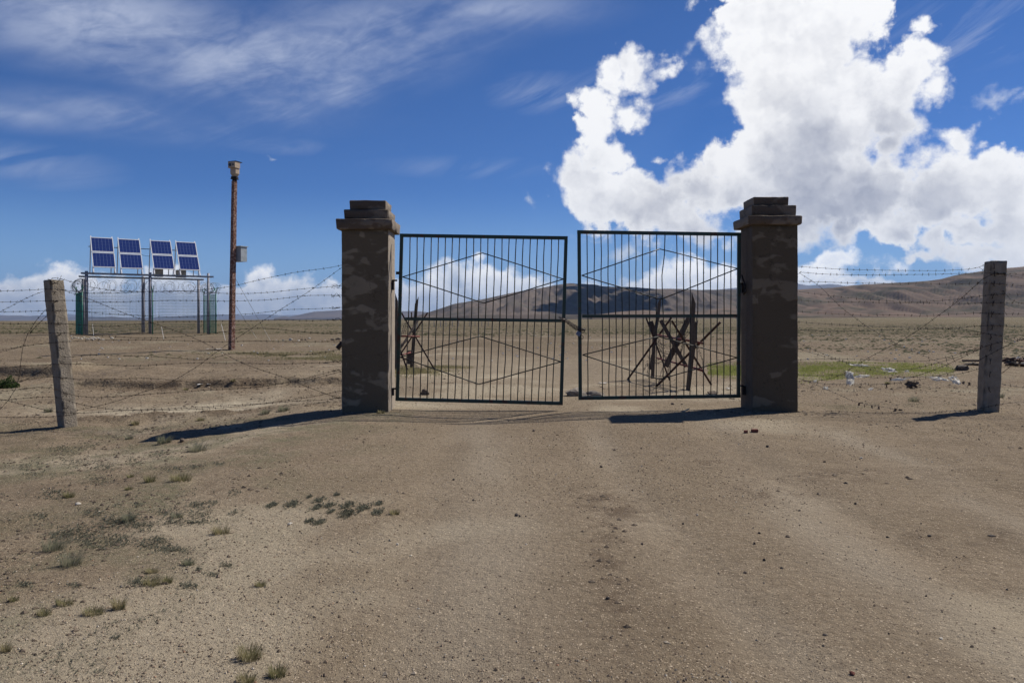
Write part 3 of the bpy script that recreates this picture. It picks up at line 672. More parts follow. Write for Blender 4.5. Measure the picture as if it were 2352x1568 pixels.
hinge(gr_, 1703, 662, 1, .17); hinge(gr_, 1704.5, 896, 1, .16)
m = MB(); m.tube([P(1704, 632, 14.12), P(1709, 648, 14.02), P(1713, 668, 13.98), P(1708, 676, 14.02)], .014, 6); mk('wire_loop', m, M_iron, gr_, True)

# ------------------------------------------------------------------ chain and padlock
def torus_mesh(R1, R2, r, n=12, k=5):
    m = MB(); pts = []
    for i in range(n):
        a = 2 * math.pi * i / n; pts.append(Vector((R1 * math.cos(a), R2 * math.sin(a), 0)))
    vs = []
    for i, p in enumerate(pts):
        t = (pts[(i + 1) % n] - pts[i - 1]).normalized(); nn = Vector((t.y, -t.x, 0))
        for j in range(k):
            b = 2 * math.pi * j / k; vs.append(p + nn * math.cos(b) * r + Vector((0, 0, 1)) * math.sin(b) * r)
    m.add(vs, [(i * k + j, ((i + 1) % n) * k + j, ((i + 1) % n) * k + (j + 1) % k, i * k + (j + 1) % k) for i in range(n) for j in range(k)])
    me = bpy.data.meshes.new('link'); me.from_pydata(m.v, [], m.f); me.shade_smooth(); return me
lk = torus_mesh(.023, .014, .0048); lk.materials.append(M_chain)
ch = thing('chain', P(1311, 750, 13.9), 'dark doubled chain slung between the two gate leaves', 'chain')
def chain_path(pts, phase):
    pts = [Vector(p) for p in pts]; L = [0]
    for i in range(1, len(pts)): L.append(L[-1] + (pts[i] - pts[i - 1]).length)
    n = int(L[-1] / .034)
    for k in range(n + 1):
        s = L[-1] * k / n; i = max(j for j in range(len(L)) if L[j] <= s + 1e-9); i = min(i, len(pts) - 2)
        t = (s - L[i]) / (L[i + 1] - L[i]); p = pts[i].lerp(pts[i + 1], t); dr = (pts[i + 1] - pts[i]).normalized()
        q = dr.to_track_quat('X', 'Z') @ Matrix.Rotation(R(90 * (k % 2) + phase), 4, 'X').to_quaternion()
        o = bpy.data.objects.new('link', lk); o.parent = ch; o.location = p - ch.location; o.rotation_mode = 'QUATERNION'; o.rotation_quaternion = q; col.objects.link(o)
yA, yB = 13.98, 13.78
chain_path([P(1290, 731, yA), P(1302, 735, yA - .02), P(1318, 746, 13.86), P(1335, 755, yB), P(1341, 757, yB)], 20)
chain_path([P(1291, 733, yA), P(1301, 740, yA - .02), P(1316, 752, 13.84), P(1331, 760, yB)], 60)
chain_path([P(1291, 734, yA - .03), P(1300, 738, yA - .04), P(1317, 749.5, 13.80), P(1333, 758, yB - .03), P(1342, 759, yB + .02), P(1343, 755, yB + .06)], 0)
chain_path([P(1286, 729, yA - .02), P(1290, 731, yA - .03), P(1296, 735, yA - .04), P(1299, 733, yA + .05)], 45)
pl = thing('padlock', P(1331, 772, 13.76), 'blue grey padlock hanging from the chain on the right leaf', 'padlock')
c0 = P(1328.5, 766.5, 13.74); ax = (Vector((math.cos(R(-30)), 0, math.sin(R(-30)))), Vector((0, 1, 0)), Vector((-math.sin(R(-30)), 0, math.cos(R(-30)))))
m = MB(); m.box(c0, (.075, .03, .062), ax); m.box(c0 + ax[2] * .036, (.066, .026, .012), ax); mk('lock_body', m, M_lock, pl)
for cu, cv, s in ((1334, 774, 1.0), (1338, 760, .8)):
    cc = P(cu, cv, 13.755); m = MB(); m.tube([cc + Vector((math.cos(a) * .042 * s, .01 * math.sin(2 * a), math.sin(a) * .036 * s)) for a in [math.pi * 2 * k / 16 for k in range(17)]], .0065, 6); mk('shackle', m, M_iron, pl, True)

# ------------------------------------------------------------------ barbed wire fences
def wire(mb, pts, r=.0033, barb=.115, rg=rnd, knot=True, jig=.006, bl=.022):
    pts = [Vector(p) for p in pts]; out = []
    for i in range(len(pts) - 1):
        L = (pts[i + 1] - pts[i]).length; n = max(1, int(L / .16))
        for k in range(n):
            p = pts[i].lerp(pts[i + 1], k / n)
            if k or i: p = p + Vector((0, rg.uniform(-jig, jig), rg.uniform(-jig, jig)))
            out.append(p)
    out.append(pts[-1]); 
    # soften the corners
    sm_ = [out[0]] + [(out[i - 1] + out[i] * 2 + out[i + 1]) / 4 for i in range(1, len(out) - 1)] + [out[-1]]
    mb.tube(sm_, r, 4)
    acc = rg.uniform(0, barb)
    for i in range(len(sm_) - 1):
        seg = sm_[i + 1] - sm_[i]; L = seg.length; s = acc
        while s < L:
            p = sm_[i] + seg * (s / L); t = seg.normalized()
            if knot: mb.tube([p - t * .010, p, p + t * .010], [.004, .0085, .004], 4)
            for q in range(2):
                a = rg.uniform(0, 6.28); o = t.orthogonal().normalized(); b = t.cross(o)
                dv = (o * math.cos(a) + b * math.sin(a)) * bl + t * rg.uniform(-.012, .012)
                mb.tube([p + dv, p - dv], .0022, 3)
            s += barb * rg.uniform(.8, 1.25)
        acc = s - L
def fence_post(root, ub, vb, ut, vt, s, th, y, seed):
    b = P(ub, vb, y); t = P(ut, vt, y); t.y -= .02
    m = MB(); Hh = t.z - b.z + .35; m.rbox((0, 0, 0), (s, s, Hh), .014, .035, .009, seed, nick=.07)
    c, sn = math.cos(th), math.sin(th); vs = []
    for v in m.v:
        x, yy = v[0] * c - v[1] * sn, v[0] * sn + v[1] * c; k = (v[2] + Hh / 2 - .35) / (Hh - .35)
        vs.append((b.x + (t.x - b.x) * k + x, b.y + (t.y - b.y) * k + yy, b.z + (t.z - b.z) * k))
    m.v = vs; return mk('concrete_post', m, M_post, root, True)
LF = thing('barbed_wire_fence', P(156, 980, 13.8), 'barbed wire fence left of the gate with its leaning pale post', 'fence')
fence_post(LF, 156, 982, 124.5, 643, .24, R(-35), 13.8, 41)
RF = thing('barbed_wire_fence', P(2270, 940, 13.8), 'barbed wire fence right of the gate, lower strands hung with litter', 'fence')
fence_post(RF, 2269, 941, 2285.5, 600, .268, R(-9), 13.8, 57)
ZL = lambda u: 13.60 if u < 170 else 13.60 + (14.12 - 13.60) * (u - 170) / 615.0
ZR = lambda u: 13.62 if u > 2255 else 14.12 - (14.12 - 13.62) * (u - 1833) / 422.0
def strand(root, pts, Z, **kw):
    m = MB(); wire(m, [P(u, v, Z(u)) for u, v in pts], **kw); return mk('wire_strand', m, M_wire, root)
Lst = [
 [(118, 640), (124, 636), (132, 639), (150, 643), (175, 650), (201, 659), (255, 667), (335, 669.5), (450, 668), (530, 658), (600, 641), (665, 627), (700, 621), (740, 618), (785, 609)],
 [(-220, 672), (-100, 670), (0, 668), (58, 667), (102, 664), (130, 664), (148, 666), (201, 674), (255, 673), (335, 669), (440, 669), (500, 673), (560, 675), (630, 670), (700, 662), (785, 656)],
 [(-220, 700), (0, 694), (76, 692), (105, 691), (139, 689), (162, 689), (208, 694), (335, 692), (393, 690), (525, 691), (600, 690), (660, 684), (710, 677), (745, 679), (785, 678)],
 [(-220, 726), (0, 717), (70, 715), (107, 713), (140, 713), (162, 713), (231, 719), (335, 726), (393, 729), (509, 724), (537, 723), (610, 717), (657, 710), (707, 710), (785, 706)],
 [(-220, 738), (0, 742), (70, 744), (110, 742), (145, 742), (162, 744), (243, 751), (324, 743), (393, 738), (486, 738), (540, 738), (640, 734), (720, 737), (785, 734)],
 [(-220, 768), (0, 766), (70, 765), (115, 765), (150, 763), (176, 769), (260, 773), (330, 777), (430, 773), (500, 764), (560, 755), (600, 752), (680, 760), (740, 767), (785, 765)],
 [(-220, 822), (0, 809), (58, 793), (115, 787), (185, 782), (300, 780), (380, 781), (500, 786), (560, 783), (660, 784), (785, 784)],
 [(-220, 826), (0, 804), (40, 798), (58, 793)],
 [(140, 820), (165, 820), (210, 814), (300, 817), (393, 821), (470, 828), (520, 812), (570, 810), (630, 815), (700, 814), (750, 809), (785, 802)],
 [(-220, 850), (0, 845), (58, 841), (120, 836), (180, 836), (255, 838), (335, 840), (390, 835), (439, 833), (570, 834), (640, 836), (710, 834), (785, 830)],
 [(20, 879), (60, 872), (120, 863), (156, 868), (175, 872), (253, 871), (349, 868), (460, 880), (575, 885), (640, 881), (700, 870), (740, 858), (785, 848)],
 [(-220, 925), (0, 899), (60, 892), (124, 886), (152, 907), (230, 914), (300, 908), (391, 901), (470, 896), (552, 892), (620, 885), (700, 874), (785, 853)],
 [(-220, 930), (0, 919), (129, 909), (184, 930), (250, 940), (322, 943), (460, 939), (560, 932), (644, 921), (720, 911), (785, 897)],
 [(0, 916), (50, 928), (115, 944), (170, 949), (250, 945), (330, 940), (480, 934), (600, 927), (700, 919), (740, 920), (785, 912)],
 [(-220, 966), (0, 958), (60, 958), (129, 957), (175, 950)],
 [(140, 664), (170, 675), (201, 685), (271, 714), (338, 737), (393, 757), (440, 773), (495, 799), (530, 820), (545, 829), (600, 850), (650, 864), (700, 886), (740, 901), (785, 916)],
 [(176, 942), (250, 927), (322, 902), (386, 881), (446, 847), (463, 836), (498, 806), (544, 777), (600, 740), (660, 700), (710, 671), (740, 647), (785, 614)],
 [(0, 716), (35, 699), (60, 684), (85, 673), (103, 668)],
 [(105, 710), (82, 735), (62, 766), (50, 797), (47, 830), (47, 860), (40, 892), (20, 920), (0, 940)],
 [(108, 725), (85, 745), (68, 765)],
 [(118, 836), (100, 850), (75, 866), (40, 880)],
]
for s_ in Lst: strand(LF, s_, ZL)
for (v, sc_) in ((657, .05), (679, .045), (707, .03), (734, .03), (830, .03), (850, .03), (913, .04)):   # bundles of loose ends where strands are tied to the pillar
    m = MB()
    for q in range(3):
        a = P(785, v, 14.12); pp = [a + Vector((-.02 - .03 * k + rnd.uniform(-.02, .02), rnd.uniform(-.02, .02), rnd.uniform(-sc_, sc_))) for k in range(6)]; m.tube(pp, .0035, 3)
    mk('wire_tie', m, M_wire, LF)
for k, v in enumerate((650, 671, 691, 715, 744, 769, 800, 833, 868, 905, 935)):
    m = MB(); cu = 124.5 + (156 - 124.5) * (v - 643) / 337
    for q in range(4):
        m.tube([P(cu - 6 + rnd.uniform(-3, 5), v + rnd.uniform(-6, 6), 13.61), P(cu + rnd.uniform(-8, 8), v + rnd.uniform(-2, 2), 13.58), P(cu + rnd.uniform(-3, 9), v + rnd.uniform(-6, 6), 13.61)], .004, 3)
    mk('wire_tie', m, M_wire, LF)
m = MB()
for q in range(3):
    m.tube([P(112 + 18 * k + rnd.uniform(-3, 3) - (0 if k < 2 else 8), 640 + (3 if q else 12) * math.sin(k * 1.9 + q) + q * 3, 13.58 + .05 * (k % 2)) for k in range(3)] , .004, 3)
mk('wire_tie', m, M_wire, LF)
Rst = [
 [(1834, 612), (1870, 615), (1943, 619), (2020, 620.5), (2065, 621.6), (2181, 620.6), (2230, 618), (2249, 615), (2266, 606)],
 [(1836, 625), (1861, 626), (1875, 630), (1909, 629.5), (1960, 631), (2006, 632), (2080, 630), (2132, 630), (2200, 628), (2264, 627), (2310, 628), (2400, 632), (2500, 634)],
 [(2249, 614), (2258, 621), (2264, 624)],
 [(1834, 646), (1899, 648), (1960, 650), (2035, 651), (2110, 650), (2181, 653), (2264, 650), (2310, 653), (2400, 660), (2500, 663)],
 [(1832, 668.5), (1893, 678), (1985, 687), (2076, 693), (2120, 694), (2183, 688), (2230, 684), (2263, 677), (2304, 675), (2352, 677), (2500, 678)],
 [(1833.5, 689), (1869, 693), (1985, 694), (2060, 696), (2107, 695), (2214, 697.5), (2260, 696), (2305, 694), (2352, 696), (2500, 696)],
 [(1833, 715), (1870, 718), (1908, 720), (1969.5, 724), (2030, 724), (2061, 722), (2122, 725), (2199, 721), (2260, 719), (2305, 720), (2400, 722), (2500, 722)],
 [(1832, 739), (1908, 744), (1985, 748.5), (2092, 752.5), (2168, 753.5), (2229, 757), (2260, 766), (2300, 771), (2352, 781), (2500, 790)],
 [(1832, 757), (1908, 761), (1985, 758.5), (2107, 755.5), (2153, 754), (2214, 752), (2262, 746), (2304, 747), (2352, 750), (2500, 754)],
 [(1832, 786), (1887, 812), (1954, 835), (2015, 847), (2092, 850), (2150, 834), (2214, 815), (2257, 797), (2300, 783), (2352, 780), (2500, 775)],
 [(1832, 800), (1908, 824), (1969, 840), (2010, 852), (2050, 861), (2085, 869)],
 [(1832, 826), (1870, 825), (1920, 823), (2015, 827), (2070, 830), (2122, 830), (2170, 822), (2200, 815), (2257, 794)],
 [(1951, 848), (1975, 833), (2007, 814), (2055, 791), (2105, 762), (2153, 726), (2190, 700), (2232, 664), (2262, 634), (2280, 626), (2304, 628), (2352, 640), (2500, 670)],
 [(1836, 627), (1856, 641), (1880, 652), (1900, 672), (1923, 700), (1985, 746), (2061, 791), (2110, 813), (2153, 827), (2178, 843), (2199, 852)],
 [(1832, 876), (1880, 874), (1910, 871), (1945, 856), (1951, 849)],
 [(1834, 869), (1862, 880), (1900, 882), (1985, 883), (2040, 883), (2076, 878), (2122, 870), (2165, 861), (2199, 852), (2240, 832), (2262, 820), (2300, 800), (2340, 780), (2400, 762)],
 [(1834, 861), (1900, 862), (1950, 861)],
 [(1940, 861), (2010, 868), (2092, 866), (2150, 864), (2199, 861), (2250, 846)],
 [(2085, 869), (2130, 856), (2180, 836), (2214, 819), (2252, 800)],
 [(1833, 869), (1862, 878), (1893, 890), (1924, 905), (1973, 926), (2031, 934), (2076, 944), (2138, 946.5), (2199, 943.5), (2248, 939), (2290, 929), (2321, 922), (2352, 924), (2500, 930)],
 [(2304, 668), (2320, 691), (2340, 697), (2400, 700)],
 [(2170, 752), (2214, 770), (2260, 766)],
 [(2300, 882), (2352, 890), (2500, 893)],
 [(2300, 858), (2330, 835), (2352, 815), (2450, 770)],
 [(1832, 830), (1832.5, 868)],
]
for s_ in Rst: strand(RF, s_, ZR, bl=.028)
for k, v in enumerate((612, 629, 652, 680, 697, 722, 752, 775, 800, 830, 860, 895)):
    m = MB(); cu = 2285.5 + (2269 - 2285.5) * (v - 600) / 341
    for q in range(2):
        m.tube([P(cu + rnd.uniform(-4, 4), v - 7, 13.64), P(cu + rnd.uniform(-2, 2), v, 13.62), P(cu + rnd.uniform(-4, 4), v + 6, 13.64)], .005, 3)
    mk('wire_tie', m, M_wire, RF)
# strand lying on the ground with rags of dry stuff hooked on it
m = MB(); wire(m, [G(u, v) + Vector((0, 0, .02)) for u, v in ((1896, 946), (1960, 948), (2030, 951), (2100, 950), (2153, 949), (2230, 944))], jig=.01); mk('wire_strand', m, M_wire, RF)
M_rag = two_tone('dry_brown_rag', (.12, .075, .055), (.19, .15, .12), 8, .4, .6, .9)
m = MB()
for u, v, w_, h_ in ((1974, 925, 5, 7), (1986, 929, 3, 6), (2003, 931, 5, 6), (2018, 932, 4, 8), (2056, 938, 7, 10), (2068, 940, 7, 9), (2088, 945, 7, 9), (2104, 946, 9, 6), (2045, 868, 3, 8), (2036, 884, 4, 7), (2212, 876, 5, 6), (2226, 878, 6, 7)):
    p = P(u, v, ZR(u) - .01); k = ZR(u) / FPX; vs = []
    for j in range(4):
        for i in range(3): vs.append(p + Vector(((i - 1) * w_ * k * .5 + rnd.uniform(-.008, .008), rnd.uniform(-.02, .02), -j * h_ * k / 3 + rnd.uniform(-.01, .01))))
    m.add(vs, [(j * 3 + i, j * 3 + i + 1, j * 3 + i + 4, j * 3 + i + 3) for j in range(3) for i in range(2)])
mk('dry_rags', m, M_rag, RF)

# ------------------------------------------------------------------ barricades
def barricade(label, T, boards, irons, pipes, loc, seed, tangle):
    root = thing('barricade', loc, label, 'barricade'); rg = random.Random(seed)
    for nm, mat, lst, d in (('board', M_wood, boards, .035), ('steel_bar', M_angle, irons, .035)):
        for (a, ya, b, yb, w_, cut) in lst:
            p, q = P(*T(*a), ya), P(*T(*b), yb); m = MB(); m.beam(p, q, (1.18 if nm == 'board' else 1.1) * w_ * .5 * (ya + yb) / FPX, d, cut=cut); mk(nm, m, mat, root)
    for (a, ya, b, yb, w_) in pipes:
        m = MB(); m.tube([P(*T(*a), ya), P(*T(*b), yb)], w_ * .5 * (ya + yb) / 2 / FPX, 8); mk('red_pipe', m, M_redpipe, root, True)
    m = MB()
    for (pts, ys, n, sp) in tangle:
        for k in range(n):
            q = [P(*T(a + rg.uniform(-sp, sp), b + rg.uniform(-sp, sp)), y_ + rg.uniform(-.25, .25)) for (a, b), y_ in zip(pts, ys)]
            wire(m, q, r=.0032, barb=.13, rg=rg, jig=.02, bl=.025)
    mk('barbed_wire_tangle', m, M_wire, root)
    return root
T1 = lambda a, b: (1427.7 + a * .15437, 677.5 + b * .15437)
W1 = .15437
barricade('cross-braced barricade of dark boards and red pipes behind the right gate leaf', T1,
  [((460, 1240), 21.3, (485, 600), 21.3, 42 * W1, 0), ((485, 620), 21.28, (540, 330), 21.28, 40 * W1, 0), ((540, 345), 21.26, (563, 75), 21.26, 38 * W1, .10),
   ((985, 1415), 17.9, (1040, 800), 17.9, 46 * W1, 0), ((1038, 820), 17.88, (1072, 45), 17.88, 52 * W1, -.13), ((1055, 950), 18.0, (1105, 400), 18.0, 44 * W1, .04), ((1000, 1430), 18.02, (1060, 900), 18.02, 30 * W1, 0),
   ((440, 1110), 21.2, (470, 890), 21.2, 50 * W1, 0), ((430, 390), 21.35, (500, 620), 21.35, 62 * W1, 0),
   ((965, 1065), 19.5, (580, 375), 19.5, 46 * W1, 0), ((655, 1065), 19.6, (1005, 335), 19.6, 66 * W1, 0)],
  [((90, 1255), 21.2, (740, 335), 21.0, 24 * W1, 0), ((720, 1280), 20.7, (365, 340), 21.2, 18 * W1, 0), ((505, 1370), 18.9, (1472, 402), 18.0, 28 * W1, 0), ((1335, 1335), 19.4, (748, 385), 18.4, 24 * W1, 0)],
  [((530, 592), 21.0, (1215, 718), 17.8, 30 * W1), ((530, 938), 21.0, (1080, 1085), 18.3, 26 * W1), ((1080, 1085), 18.3, (1215, 1125), 17.9, 40 * W1)],
  G(1540, 890), 3,
  [([(400, 900), (450, 1000), (560, 1010), (640, 900), (700, 1100), (600, 1280)], (21, 21, 20.6, 20.3, 20, 20), 4, 40), ([(560, 380), (700, 400), (850, 420), (1000, 380), (1100, 420)], (21, 20.4, 19.6, 18.6, 18), 3, 25),
   ([(540, 700), (640, 780), (800, 760), (920, 700), (1010, 560)], (21, 20.4, 19.6, 18.6, 18), 3, 40), ([(520, 820), (660, 860), (860, 900), (900, 800), (930, 600), (960, 460)], (21, 20.4, 19.6, 18.8, 18.5, 18.2), 3, 35),
   ([(1140, 780), (1180, 880), (1215, 1000), (1200, 1120)], (17.9, 17.9, 17.8, 17.9), 2, 15), ([(330, 1100), (430, 950), (380, 1200), (640, 1230)], (21, 20.9, 20.6, 19.5), 3, 35), ([(560, 1300), (620, 1080), (700, 980), (580, 820), (560, 640)], (19.3, 19.8, 20, 20.3, 20.6), 4, 30)])
T2 = lambda a, b: (895.3 + a * .16981, 677.5 + b * .16981)
W2 = .16981
barricade('rusty barricade with short red pipes behind the left gate leaf', T2,
  [((290, 1000), 25.2, (320, 640), 25.2, 34 * W2, 0), ((318, 660), 25.18, (365, 70), 25.18, 36 * W2, .12), ((80, 1110), 23.8, (92, 30), 23.8, 32 * W2, -.12), ((145, 720), 24.2, (385, 335), 24.8, 24 * W2, 0), ((270, 935), 25.0, (276, 750), 25.0, 56 * W2, 0), ((20, 760), 23.9, (230, 620), 24.2, 18 * W2, 0), ((295, 335), 25.9, (295, 230), 25.9, 14 * W2, 0)],
  [((608, 1012), 24.9, (205, 320), 25.4, 17 * W2, 0), ((145, 800), 24.4, (512, 238), 25.0, 17 * W2, 0), ((262, 1075), 23.8, (140, 740), 24.3, 19 * W2, 0), ((160, 240), 25.4, (215, 345), 25.4, 18 * W2, 0)],
  [((150, 555), 24.2, (402, 559), 24.6, 24 * W2), ((150, 812), 24.2, (280, 776), 24.9, 22 * W2)],
  G(945, 852), 4,
  [([(160, 560), (200, 450), (190, 340), (250, 420), (180, 520)], (24, 24.2, 24.4, 24.3, 24.2), 4, 25), ([(330, 330), (320, 450), (300, 600), (380, 500), (390, 440)], (24.8,) * 5, 3, 20), ([(150, 900), (230, 860), (330, 940), (400, 1000)], (24, 24.2, 24.6, 24.6), 3, 25), ([(90, 300), (100, 150), (85, 200), (110, 250)], (23.7,) * 4, 2, 14)])

# ------------------------------------------------------------------ camera pole
def camera_pole():
    y = 33.0; base = P(531.5, 803, y); top = P(538.4, 415.7, y); base = G(531.5, 803); y = base.y; top = P(538.4, 415.7, y)
    r = thing('camera_pole', base, 'tall rusty square pole carrying a surveillance camera and a grey cabinet', 'pole')
    k = y / FPX; th = R(30); s = 9.6 * k
    e1 = Vector((math.cos(th), -math.sin(th), 0)); e2 = Vector((math.sin(th), math.cos(th), 0))
    a1 = Vector((math.cos(th), -math.sin(th), 0)); n1 = Vector((-math.sin(th), -math.cos(th), 0))
    m = MB(); lo = base - Vector((0, 0, .3)); 
    q = [(-1, -1), (1, -1), (1, 1), (-1, 1)]
    m.hexa([lo + a1 * i * s * .54 - n1 * j * s * .54 for i, j in q], [top + a1 * i * s * .46 - n1 * j * s * .46 for i, j in q]); mk('pole', m, M_rust, r)
    c = P(541.5, 583, y) + Vector((.06, .30, 0)); m = MB(); m.box(c, (30 * k, .34, 34 * k), (a1, -n1, Vector((0, 0, 1)))); cab = mk('cabinet', m, M_greycab, r)
    m = MB(); m.box(c + Vector((0, 0, 17.6 * k)), (33.5 * k, .42, 1.6 * k), (a1, -n1, Vector((0, 0, 1)))); mk('cabinet_lid', m, M_greycab, cab)
    a = R(22); A = Vector((math.cos(a), -math.sin(a), 0)); N = Vector((-math.sin(a), -math.cos(a), 0)); Z = Vector((0, 0, 1))
    cc = P(539, 380, y); m = MB(); m.box(cc + N * .04, (20 * k, .32, 14 * k), (A, -N, Z)); hd = mk('camera_head', m, M_cam, r)
    m = MB(); m.box(cc + Z * 7.6 * k - N * .03, (22 * k, .42, 1.6 * k), (A, -N, Z)); mk('sun_shield', m, M_dark, hd)
    for du, rad in ((-4.2, 3.6), (4.6, 1.9)):
        p = cc + N * .205 + A * du * k; m = MB(); m.tube([p - N * .02, p + N * .02], rad * k, 14); mk('lens', m, M_dark, hd)
    m = MB(); p = P(539.5, 396, y); m.hexa([p - Z * 9.5 * k + A * i * 4.6 * k - N * j * 4.6 * k for i, j in q], [p - Z * 4 * k + A * i * 6.8 * k - N * j * 6.4 * k for i, j in q]); m.box(p + Z * 2.4 * k, (15.5 * k, .24, 12.5 * k), (A, -N, Z)); mk('yoke', m, M_cam, r)
    m = MB(); p = P(539, 408.5, y); m.box(p, (13 * k, 13 * k, 4.5 * k)); m.box(p - Z * 3 * k, (15 * k, 15 * k, 1.2 * k)); m.box(p - Z * 5.5 * k, (8 * k, 8 * k, 5 * k)); mk('mounting_plate', m, M_iron, r)
    return y
YP = camera_pole()

# ------------------------------------------------------------------ solar array on its steel stand
E1 = Vector((.83, .56, 0)).normalized(); NN = Vector((E1.y, -E1.x, 0)); A0 = Vector(((198.6 - CU) / FPX * 50.3, 50.3, 0)); ZU = Vector((0, 0, 1))
def s_of(u, d=0.0):          # distance along the stand of the sight line at column u, for the line offset d to the front
    k = (u - CU) / FPX; O = A0 + NN * d
    return (k * O.y - O.x) / (E1.x - k * E1.y)
def SP(s, d, z): return A0 + E1 * s + NN * d + ZU * z
def z_at(u, v, d=0.0): p = SP(s_of(u, d), d, 0); return EYE + (HV - v) / FPX * p.y
SA = thing('solar_array', SP(s_of(345), -1.1, .6), 'stand of eight blue solar panels on tall grey steel posts', 'solar array')
for d, lst in ((0.0, [(198.6, 622.5, 7.0), (344.7, 625.5, 6.6), (478.4, 627.5, 5.4)]), (-2.1, [(191.5, 640, 7.0), (329, 634.5, 7.6), (456, 640, 6.0)])):
    for u, v, w_ in lst:
        s = s_of(u, d); p = SP(s, d, 0); k = p.y / FPX; zt = EYE + (HV - v) / FPX * p.y; zb = float(H(p.x, p.y)) - .3
        m = MB(); m.tube([SP(s, d, zb), SP(s, d, zt)], w_ * k * .5, 10); mk('post', m, M_steelpole, SA, True)
ZB = z_at(344, 632.5)
for d, u0, u1, dz in ((.10, 185.4, 490.5, 0.02), (-.14, 190, 486, .02), (-2.0, 180.5, 468, -.09), (-2.22, 184, 464, -.09)):
    s0, s1 = s_of(u0, d), s_of(u1, d); m = MB(); m.beam(SP(s0, d, ZB + dz), SP(s1, d, ZB + dz), .11, .05, up=NN); mk('beam', m, M_galv, SA)
def cell_mesh(w_, h_):
    m = MB(); m.box((0, 0, 0), (w_, h_, .004)); me = bpy.data.meshes.new('cell'); me.from_pydata(m.v, [], m.f); me.materials.append(M_cell); return me
stacks = [((213.8, 612.7), (265.2, 614.7), (209.0, 545.3)), ((278, 615.4), (328, 616.9), (268.3, 548.8)), ((353.4, 616.9), (400.6, 618.6), (341.3, 552.5)), ((413.2, 619.2), (459, 620.6), (397.9, 555.3))]
dB, dT = .25, -1.10
ncell = (6, 4); 
for (bl, br_, tl) in stacks:
    s0, s1 = s_of(bl[0], dB), s_of(br_[0], dB); zb = z_at(bl[0], bl[1], dB); zt = z_at(tl[0], tl[1] , dT)
    def PL(a, t, off=0.0):       # a 0..1 across, t 0 bottom .. 1 top
        dd = dB + (dT - dB) * t; p = SP(s0 + (s1 - s0) * a, dd, zb + (zt - zb) * t); return p + nrm * off
    tv = Vector(SP(0, dT, zt) - SP(0, dB, zb)); L = tv.length; tvn = tv.normalized(); nrm = E1.cross(tvn).normalized()
    if nrm.z < 0: nrm = -nrm
    for a in (.015, .985):      # inclined rails and rear legs
        m = MB(); m.beam(PL(a, -.17, -.05), PL(a, 1.07, -.05), .06, .05, up=nrm); mk('mounting_rail', m, M_alu, SA)
        m = MB(); q = PL(a, 1.0, -.06); f = SP(s0 + (s1 - s0) * a, -1.65, ZB + .06); m.beam(q, f, .055, .05, up=NN); mk('rear_leg', m, M_alu, SA)
        m = MB(); q = PL(a, .10, -.06); f = SP(s0 + (s1 - s0) * a, -.10, ZB + .05); m.beam(q, f, .05, .05, up=NN); mk('front_foot', m, M_alu, SA)
    for t0, t1 in ((0.0, .478), (.522, 1.0)):
        c = (PL(.5, (t0 + t1) / 2)); Wd = s1 - s0; Hd = (t1 - t0) * L
        m = MB()
        for a0, q0, a1_, q1 in ((0, t0, 1, t0), (0, t1, 1, t1)): m.beam(PL(a0, q0), PL(a1_, q1), .045, .045, up=nrm)
        for a0 in (0, 1): m.beam(PL(a0, t0), PL(a0, t1), .045, .045, up=nrm)
        pn = mk('solar_panel', m, M_alu, SA)
        m = MB(); m.box(PL(.5, (t0 + t1) / 2, -.004), (Wd - .04, Hd - .04, .012), (E1, tvn, nrm)); mk('backing', m, M_back, pn)
        cw, chh = (Wd - .07) / ncell[0], (Hd - .07) / ncell[1]; me = cell_mesh(cw - .016, chh - .010)
        rot = Matrix((E1, tvn, nrm)).transposed().to_quaternion()
        for i in range(ncell[0]):
            for j in range(ncell[1]):
                o = bpy.data.objects.new('cell', me); o.parent = pn; o.rotation_mode = 'QUATERNION'; o.rotation_quaternion = rot
                o.location = c + E1 * ((i + .5) * cw - (Wd - .07) / 2) + tvn * ((j + .5) * chh - (Hd - .07) / 2) + nrm * .006 - SA.location; col.objects.link(o)
zr_ = z_at(300, 571, -1.55)
m = MB(); m.beam(SP(s_of(203, -1.3), -1.3, zr_), SP(s_of(408, -1.3), -1.3, zr_), .05, .05, up=NN); mk('cross_rail', m, M_galv, SA)
for (u, v, u2) in ((357, 619, 371.5), (407, 621, 424)):
    p = SP(s_of((u + u2) / 2, -1.6), -1.6, z_at((u + u2) / 2, v + 8, -1.6)); m = MB(); m.box(p, ((u2 - u) * 53 / FPX * 1.25, .35, .52), (E1, -NN, ZU)); mk('battery_cabinet', m, M_box, SA)
m = MB(); m.tube([SP(s_of(325, -.6), -.6, z_at(325, 585, -.6)), SP(s_of(335, -.7), -.7, z_at(335, 588, -.7)), SP(s_of(345, -.8), -.8, z_at(345, 588, -.8))], .012, 4); mk('cable', m, M_iron, SA)

